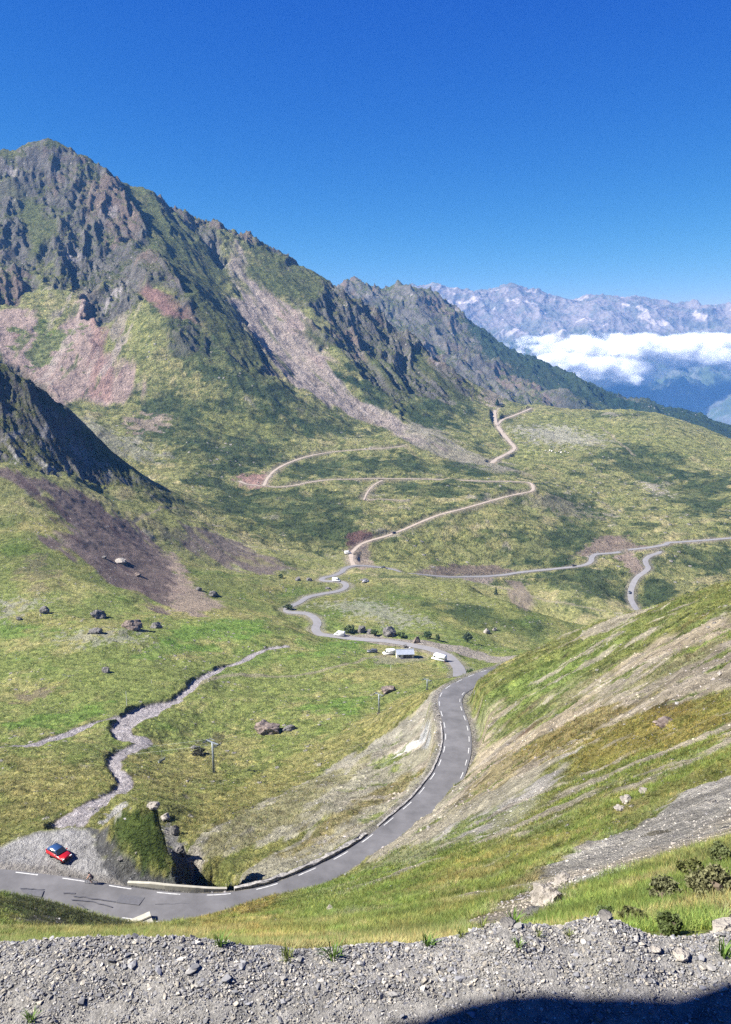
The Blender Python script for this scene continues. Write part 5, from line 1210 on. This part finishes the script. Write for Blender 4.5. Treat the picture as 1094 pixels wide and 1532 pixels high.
V, F = ribbon_geo(edge[np.searchsorted(s_, s_at(60, 1310)):np.searchsorted(s_, s_at(300, 1339))], 5.9, 6.6, .06, 3, 0); mesh_obj('road_gutter', V, F, m_wall, kind='structure')
cb = plane_pt(204, 1381, -68.2); t = tagm(MB().box((0, 0, .1), (3.6, .8, .9), bevel=.05).build('culvert_beam', m_wall), 'concrete beam lying across the inner edge of the bend', 'concrete block'); t.location = cb; t.rotation_euler = (R(8), R(-6), R(28))
cb = plane_pt(214, 1387, -68.3); t = tagm(MB().box((0, 0, 0), (2.6, 1.5, .35), bevel=.05).build('culvert_slab', m_wall), 'tilted concrete slab just below the beam at the bend', 'concrete block'); t.location = cb; t.rotation_euler = (R(28), R(-10), R(35))

# repairs and tyre marks on the near road
def road_line(pts, wid, VF, wob=.06):
    P_ = np.array([road_pt(u, v, .035)[:] for u, v in pts]); P_ = smooth_path(P_, .35); P_[:, 1] += fbm(P_[:, 0], P_[:, 1], .9, 3, 5) * wob * 4
    v, f = ribbon_geo(P_, -wid / 2, wid / 2, .03, 2, 0); o = len(VF[0]); VF[0].extend(v); VF[1].extend([tuple(x + o for x in q) for q in f])
VF = ([], [])
for pts, w_ in [([(95, 1336), (113, 1337.5)], .22), ([(110, 1340.5), (125, 1342), (143, 1345), (172, 1350)], .16), ([(107, 1345.5), (128, 1347.5), (147, 1351), (168, 1356)], .14), ([(115, 1352), (130, 1360)], .16), ([(30, 1329), (66, 1331)], .12),
                ([(232, 1352), (300, 1352)], .05), ([(637, 1189), (633.5, 1202)], .28), ([(630, 1181), (638, 1187)], .22), ([(624, 1195), (622, 1201)], .16), ([(646, 1173), (648, 1181)], .2), ([(656, 1168), (647, 1184)], .12), ([(653, 1178), (652, 1182)], .4), ([(652, 1157), (655, 1158)], .25), ([(672, 1123), (684, 1124)], .1), ([(680, 1124), (688, 1124)], .08), ([(560, 1262), (575, 1255)], .06)]:
    road_line(pts, w_, VF)
mesh_obj('tar_repair', VF[0], VF[1], tar, kind='structure')
def road_patch(pts, mat, dz=.045):
    V = [tuple(road_pt(u, v, dz)) for u, v in pts]; mesh_obj('asphalt_patch', V, [tuple(range(len(V)))], mat, kind='structure')
road_patch([(182, 1338), (217, 1342.5), (208, 1354), (173, 1350)], patchm, .075); road_patch([(30, 1330), (66, 1332), (62, 1342), (38, 1338)], patchm, .07); road_patch([(698, 1120), (702, 1120), (701, 1132), (697, 1131)], patchm, .07)

# boulders one can tell apart
def boulder(u, v, w, hr, mat, label, rmin=0, seed=None, dr=.9, name='boulder', sink=.25, cat='boulder'):
    P_ = ground_pt(u, v, rmin); a = w / 1157 * depth_of(P_) / 2; seed = seed or int(u * 7 + v)
    o = bpy.data.objects.new(name, rock_mesh(name, (a, a * dr, a * hr), seed, mat, 3 if w < 20 else 4, .42)); COL.objects.link(o)
    o.location = settle(P_ + Vector((0, a * dr * .5, 0)), a * hr * (1 - sink) * .35); o.rotation_euler = (0, 0, random.Random(seed).uniform(0, .8)); return tagm(o, label, cat)
for q in [(66, 918, 19, .8, rm_grey, 'grey boulder at the left foot of the purple scree slope'), (146, 925, 26, .75, rm_grey, 'dark broad boulder on the grass below the purple scree'), (195, 942, 34, .6, rm_pink, 'long pale brown boulder with a pointed end above the bright meadow'),
          (231, 940, 22, .6, rm_grey, 'flat grey boulder right of the pointed one'), (141, 948, 26, .45, rm_grey, 'low rock cluster beneath the dark broad boulder'), (157, 1006, 14, 1.1, rm_grey, 'upright grey rock alone in the upper meadow'), (28, 928, 10, .8, rm_grey, 'small dark rock at the left edge of the picture'),
          (400, 1098, 44, .65, rm_pink, 'big brown boulder in the meadow between two lift towers'), (432, 1094, 22, .6, rm_grey, 'grey rock leaning against the right of the big brown boulder'), (394, 1082, 12, .7, rm_grey, 'small dark rock on top behind the big brown boulder'), (582, 1036, 30, .6, rm_pink, 'brown dome shaped boulder between the middle and last lift towers'),
          (541, 947, 16, 1.0, rm_grey, 'dark round boulder above the lower road'), (553, 948, 11, 1.0, rm_grey, 'smaller dark boulder touching the round one above the road'), (584, 952, 26, .8, rm_grey, 'wide dark boulder above the gravel lay-by'), (624, 962, 14, 1.1, rm_pink, 'brown boulder behind the hut'), (606, 969, 9, 1.0, rm_grey, 'small dark rock directly behind the hut roof'),
          (729, 948, 12, 1.0, rm_pale, 'pale boulder with a dark side on the green hillside'), (740, 944, 8, 1.1, rm_pale, 'smaller pale boulder right of the one on the green hillside'), (446, 869, 11, .9, rm_grey, 'dark boulder left of the lower road bends'), (462, 869, 12, .6, rm_grey, 'flat dark boulder next to the lower road bends'), (490, 881, 9, .5, rm_grey, 'low dark rock inside the loop of the lower road'),
          (545, 870, 14, .4, rm_grey, 'flat dark slab on the meadow below the junction'), (318, 892, 18, .7, rm_grey, 'grey boulder at the toe of the pale fan'), (297, 884, 11, .8, rm_grey, 'rock on the pale fan beside the purple scree'), (290, 1120, 9, .7, rm_grey, 'tiny rock left of the tall lift tower'),
          (180, 843, 22, .5, rm_pale, 'pale slab lying on the purple scree'), (155, 835, 10, .6, rm_grey, 'dark rock left of the pale slab on the purple scree'), (205, 862, 14, .5, rm_pink, 'purple brown rock below the pale slab'), (940, 1200, 26, .6, rm_pale, 'pale rock standing out of the grass on the right slope'), (965, 1187, 18, .8, rm_pale, 'pale rock right above the other on the right slope'), (930, 1212, 20, .4, rm_pale, 'flat rock beneath the pair on the right slope'),
          (1000, 1083, 40, .35, rm_pink, 'dark brown eroded ledge high on the right slope'), (494, 1362, 10, 1.2, rm_pale, 'small pale stone in the bright grass above the gravel'), (1078, 1010, 9, .8, rm_pale, 'pale stone on the tan scree at the right edge'),
          (228, 1212, 20, .7, rm_pale, 'pale rock on the top rim of the grassy knoll'), (247, 1226, 18, .9, rm_pale, 'pale rock stepping down the right rim of the knoll'), (259, 1248, 18, 1.1, rm_grey, 'dark rock on the steep right edge of the knoll'), (268, 1278, 22, 1.1, rm_grey, 'big dark rock low on the right edge of the knoll above the gorge'), (180, 1290, 12, .6, rm_grey, 'small dark rock on the gravel flank of the knoll'),
          (822, 1352, 56, .85, rm_pale, 'crumbling pale rock outcrop on the right slope above the gravel'), (845, 1322, 34, .7, rm_pale, 'pale upper block of the crumbling outcrop'), (800, 1368, 30, .6, rm_grey, 'low grey block at the foot of the crumbling outcrop')]:
    boulder(*q[:6], rmin=500 if q[1] < 700 else (200 if q[1] < 1060 and q[0] < 760 else 0))
def fg_rock(u, v, w, hr, mat, label, z0=-1.58):
    P_ = plane_pt(u, v, z0); a = w / 1157 * depth_of(P_) / 2; o = bpy.data.objects.new('rock', rock_mesh('rock', (a, a * .8, a * hr), int(u + v), mat, 3, .25)); COL.objects.link(o); o.location = (P_.x, P_.y, float(shoulder_z(np.array([P_.x]), np.array([P_.y]))[0]) + a * .2); o.rotation_euler = (0, 0, .4); tagm(o, label, 'rock')
fg_rock(1088, 1388, 52, .8, rm_pale, 'large tan rock at the lip of the gravel, right edge'); fg_rock(1022, 1430, 30, .55, rm_pale, 'pale block lying in the gravel near the right edge'); fg_rock(980, 1426, 22, .4, rm_pale, 'flat tan stone in the gravel left of the pale block'); fg_rock(905, 1392, 26, .5, rm_grey, 'dark slate block on the lip of the gravel'); fg_rock(760, 1392, 30, .4, rm_grey, 'flat grey slate on the highest part of the gravel lip')

# shrubs, trees, weeds
leafm = attr_mat('leaves', .7, .2, 1.0, 0, 0, .25)
def leafy(name, label, cat, P_, rad, hgt, col, n=700, leaf=.22, trunk=True, cone=False, group=None, seed=1):
    rg = np.random.default_rng(seed); t = thing(name, label, cat, P_, 0, group)
    cl = rg.normal(0, 1, (16, 3)); cl /= np.linalg.norm(cl, axis=1)[:, None]; cl *= rg.uniform(.3, .85, (16, 1)); k = rg.integers(0, 16, n)
    p = cl[k] + rg.normal(0, .17, (n, 3))
    if cone: z = rg.random(n) ** 1.3; a = rg.uniform(0, 6.28, n); q = (1 - z) * rg.uniform(.5, 1, n); p = np.stack([q * np.cos(a), q * np.sin(a), z * 2 - 1], 1)
    c = p * [rad, rad, hgt / 2] + [0, 0, hgt * .55]; c[:, 2] = np.maximum(c[:, 2], .05)
    a = rg.normal(0, 1, (n, 3)); a /= np.linalg.norm(a, axis=1)[:, None]; b = np.cross(a, rg.normal(0, 1, (n, 3))); b /= np.linalg.norm(b, axis=1)[:, None]; l_ = leaf * rg.uniform(.6, 1.3, (n, 1))
    V = np.stack([c - a * l_, c + b * l_ * .6, c + a * l_, c - b * l_ * .6], 1).reshape(-1, 3); F = np.arange(n * 4).reshape(n, 4)
    o = np_mesh('crown' if trunk else 'foliage', V, F, leafm, np.repeat(np.array(col)[None] * rg.uniform(.6, 1.5, (n, 1)), 4, 0)); o.parent = t
    mb = MB().tube((0, 0, -.2), (0, 0, hgt * .7), .08 * rad + .04, .03, 8)
    for j in range(5): a_ = j * 1.3; mb.tube((0, 0, hgt * (.12 + .1 * j)), (rad * .6 * math.cos(a_), rad * .6 * math.sin(a_), hgt * (.35 + .1 * j)), .04, .015, 5)
    mb.build('trunk' if trunk else 'stem', simple_mat('bark', (.09, .07, .05), .9), t); return t
for k, (u, v, w, h, cone, col, nm, lab, cat) in enumerate([
    (700, 962, 16, 17, False, (.05, .075, .045), 'round_tree', 'round grey green tree on the slope above the lower hairpin', 'tree'), (742, 890, 7, 12, True, (.03, .06, .025), 'pine_tree', 'small dark pine beside the stream gully', 'tree'), (744, 606, 9, 9, True, (.03, .06, .025), 'pine_tree', 'dark pine near the lift station on the saddle', 'tree'),
    (560, 951, 14, 9, False, (.06, .09, .03), 'shrub', 'green shrub left of the wide dark boulder', 'shrub'), (603, 954, 16, 9, False, (.06, .09, .03), 'shrub', 'green shrub right of the wide dark boulder', 'shrub'), (640, 956, 18, 12, False, (.045, .075, .03), 'shrub', 'dense dark shrub above the gravel lay-by', 'shrub'), (655, 958, 12, 9, False, (.05, .08, .03), 'shrub', 'low shrub at the right end of the shrub row', 'shrub'), (522, 945, 20, 9, False, (.07, .095, .035), 'shrub', 'wide low shrub above the white van', 'shrub'),
    (704, 1012, 12, 13, False, (.06, .10, .03), 'shrub', 'green shrub in the crook between the two roads', 'shrub'), (297, 1128, 20, 9, False, (.05, .05, .03), 'shrub', 'brown heather clump left of the tall lift tower', 'shrub'), (420, 865, 9, 6, False, (.05, .08, .03), 'shrub', 'small shrub left of the lower road bends', 'shrub'), (432, 912, 16, 7, False, (.05, .07, .03), 'shrub', 'dark shrub on the outside of the left hairpin', 'shrub'),
    (1060, 1345, 60, 44, False, (.13, .13, .06), 'bush', 'reddish green bush at the right edge above the gravel', 'bush'), (995, 1350, 50, 30, False, (.11, .115, .055), 'bush', 'dark heather bush left of the reddish one', 'bush'), (1000, 1398, 40, 30, False, (.075, .10, .03), 'bush', 'low green bush right behind the gravel lip', 'bush'), (945, 1385, 34, 26, False, (.08, .085, .03), 'bush', 'olive bush left of the dark heather bush', 'bush'), (1035, 1315, 40, 30, False, (.09, .10, .03), 'bush', 'small olive bush above the reddish one', 'bush'), (1080, 1295, 36, 30, False, (.10, .12, .045), 'bush', 'dark bush uppermost at the right edge', 'bush'), (905, 1380, 26, 20, False, (.07, .10, .03), 'bush', 'little bush behind the dark slate block', 'bush')]):
    P_ = settle(ground_pt(u, v, 1000 if v < 700 else (200 if v < 1060 else 0))); s_p = depth_of(P_) / 1157
    leafy(nm, lab, cat, P_, w * s_p / 2, h * s_p, col, 500 if cat != 'bush' else 7000, max(.012, w * s_p / 2 * (.16 if cat != 'bush' else .035)), trunk='tree' in nm, cone=cone, group={'shrub': 'shrubs near the lower road', 'bush': 'bushes behind the gravel lip'}.get(nm), seed=k + 3)
weed = tuft_set(4, 26, .5, .10, 1.2)
for k, (u, v, w) in enumerate([(768, 1391, 40), (850, 1418, 16), (775, 1436, 20), (722, 1400, 24), (1082, 1446, 40), (935, 1384, 22), (45, 1503, 26), (690, 1406, 22), (640, 1410, 30), (805, 1420, 14), (500, 1424, 40), (430, 1424, 34), (330, 1412, 30), (1040, 1402, 24)]):
    P_ = plane_pt(u, v, -1.6); a = w / 1157 * depth_of(P_) * .6; vv, ff = weed[k % 4]; o = np_mesh('weed', vv * a, ff, leafm, np.tile(np.array([(.10, .17, .03), (.16, .19, .05)][k % 2]), (len(vv), 1)) * 1.0)
    o.location = (P_.x, P_.y, float(shoulder_z(np.array([P_.x]), np.array([P_.y]))[0]) + a * .05); o.rotation_euler = (0, 0, k * 1.7); tagm(o, ['leafy weed on the highest point of the gravel lip', 'tiny weed in the open gravel below the lip, right of centre', 'small weed in the gravel under the leafy one', 'weed on the lip left of the flat slate block', 'grass tuft in the gravel at the right edge of the picture',
      'weed beside the dark slate block on the lip', 'dry yellow tuft in the gravel at the lower left', 'weed on the lip where the gravel starts to rise', 'spiky green weed on the lip right of centre', 'small weed between the flat slate block and the dark one', 'green tuft at the lip near the middle of the picture', 'green tuft at the lip, left neighbour of the middle one', 'yellow green tuft at the lip above the left third', 'weed at the foot of the large tan rock'][k], 'weed', 'weeds growing in the gravel')

# sheep on the green patch below the saddle
woolm = simple_mat('wool', (.62, .58, .50), .95, .1, 8)
def sheep_mesh():
    mb = MB(); bmesh.ops.create_uvsphere(mb.bm, u_segments=14, v_segments=10, radius=1); [setattr(v, 'co', Vector((v.co.x * .55, v.co.y * .27, v.co.z * .28 + .62))) for v in mb.bm.verts]
    n0 = len(mb.bm.verts); bmesh.ops.create_uvsphere(mb.bm, u_segments=8, v_segments=6, radius=1)
    mb.bm.verts.ensure_lookup_table(); [setattr(v, 'co', Vector((v.co.x * .17 + .66, v.co.y * .09, v.co.z * .1 + .52))) for v in mb.bm.verts[n0:]]
    mb.tube((.4, 0, .68), (.62, 0, .55), .13, .08)
    for x in (-.33, .33):
        for y in (-.13, .13): mb.tube((x, y, .5), (x * 1.04, y, 0), .06, .035, 6)
    bmesh.ops.recalc_face_normals(mb.bm, faces=mb.bm.faces[:]); me = bpy.data.meshes.new('sheep'); mb.bm.to_mesh(me); mb.bm.free(); me.materials.append(woolm); return me
sm_ = sheep_mesh()
for k, (u, v) in enumerate([(816, 675), (820, 677), (826, 675), (831, 678), (836, 676), (840, 677), (845, 676), (850, 678), (823, 674), (838, 674)]):
    o = bpy.data.objects.new('sheep', sm_); COL.objects.link(o); o.location = settle(ground_pt(u, v, 700)); o.scale = (1.5,) * 3; o.rotation_euler = (0, 0, k * 2.1); tagm(o, 'white sheep grazing in the small flock on the green slope below the saddle', 'sheep', 'sheep grazing below the saddle')
# marker posts
for (u, v, h, lab) in [(190, 1056, 24, 'thin pale pole standing by the wide part of the stream'), (227, 1022, 6, 'short white post in the upper meadow'), (585, 1003, 9, 'white striped marker post below the hut')]:
    P_ = settle(ground_pt(u, v, 150), -.1); t = tagm(MB().tube((0, 0, 0), (0, 0, h / 1157 * depth_of(P_)), .07, .05, 8).build('marker_post', white), lab, 'post'); t.location = P_

# unseen crag added beside the viewpoint, its edge shaped to shadow the shoulder
prof = [(-1.6, -.3), (-1.5, 2.2), (-1.1, 3.6), (-.3, 4.5), (.7, 4.6), (1.08, 4.2), (1.16, 3.75), (1.165, 3.27), (1.145, 3.07), (1.19, 2.88), (1.225, 2.64), (1.215, 2.42), (1.11, 1.9), (1.0, 1.0), (1.1, -.3)]
V = []; F = []; nx_ = 12
for i in range(nx_):
    f = i / (nx_ - 1); x = -2.6 - 2.4 * f; k = 1 - .25 * f
    for (y, z) in prof: V.append((x + .03 * noise(np.array([y * 2.]), np.array([z * 2. + i]), 3)[0], y + (0 if i == 0 else .06 * noise(np.array([x * 2.]), np.array([z * 1.5]), 4)[0]) - .75 * f - (.06 if i else 0), -1.66 + z * k))
m_ = len(prof)
for i in range(nx_ - 1):
    for j in range(m_ - 1): a = i * m_ + j; F.append((a, a + 1, a + m_ + 1, a + m_))
F += [tuple(range(m_)), tuple(range((nx_ - 1) * m_, nx_ * m_))[::-1]]
tagm(mesh_obj('shadow_caster_crag', V, F, rm_grey), 'unseen grey crag added left of the viewpoint to cast the shoulder shadow', 'rock')
print('done', time.time() - T0)
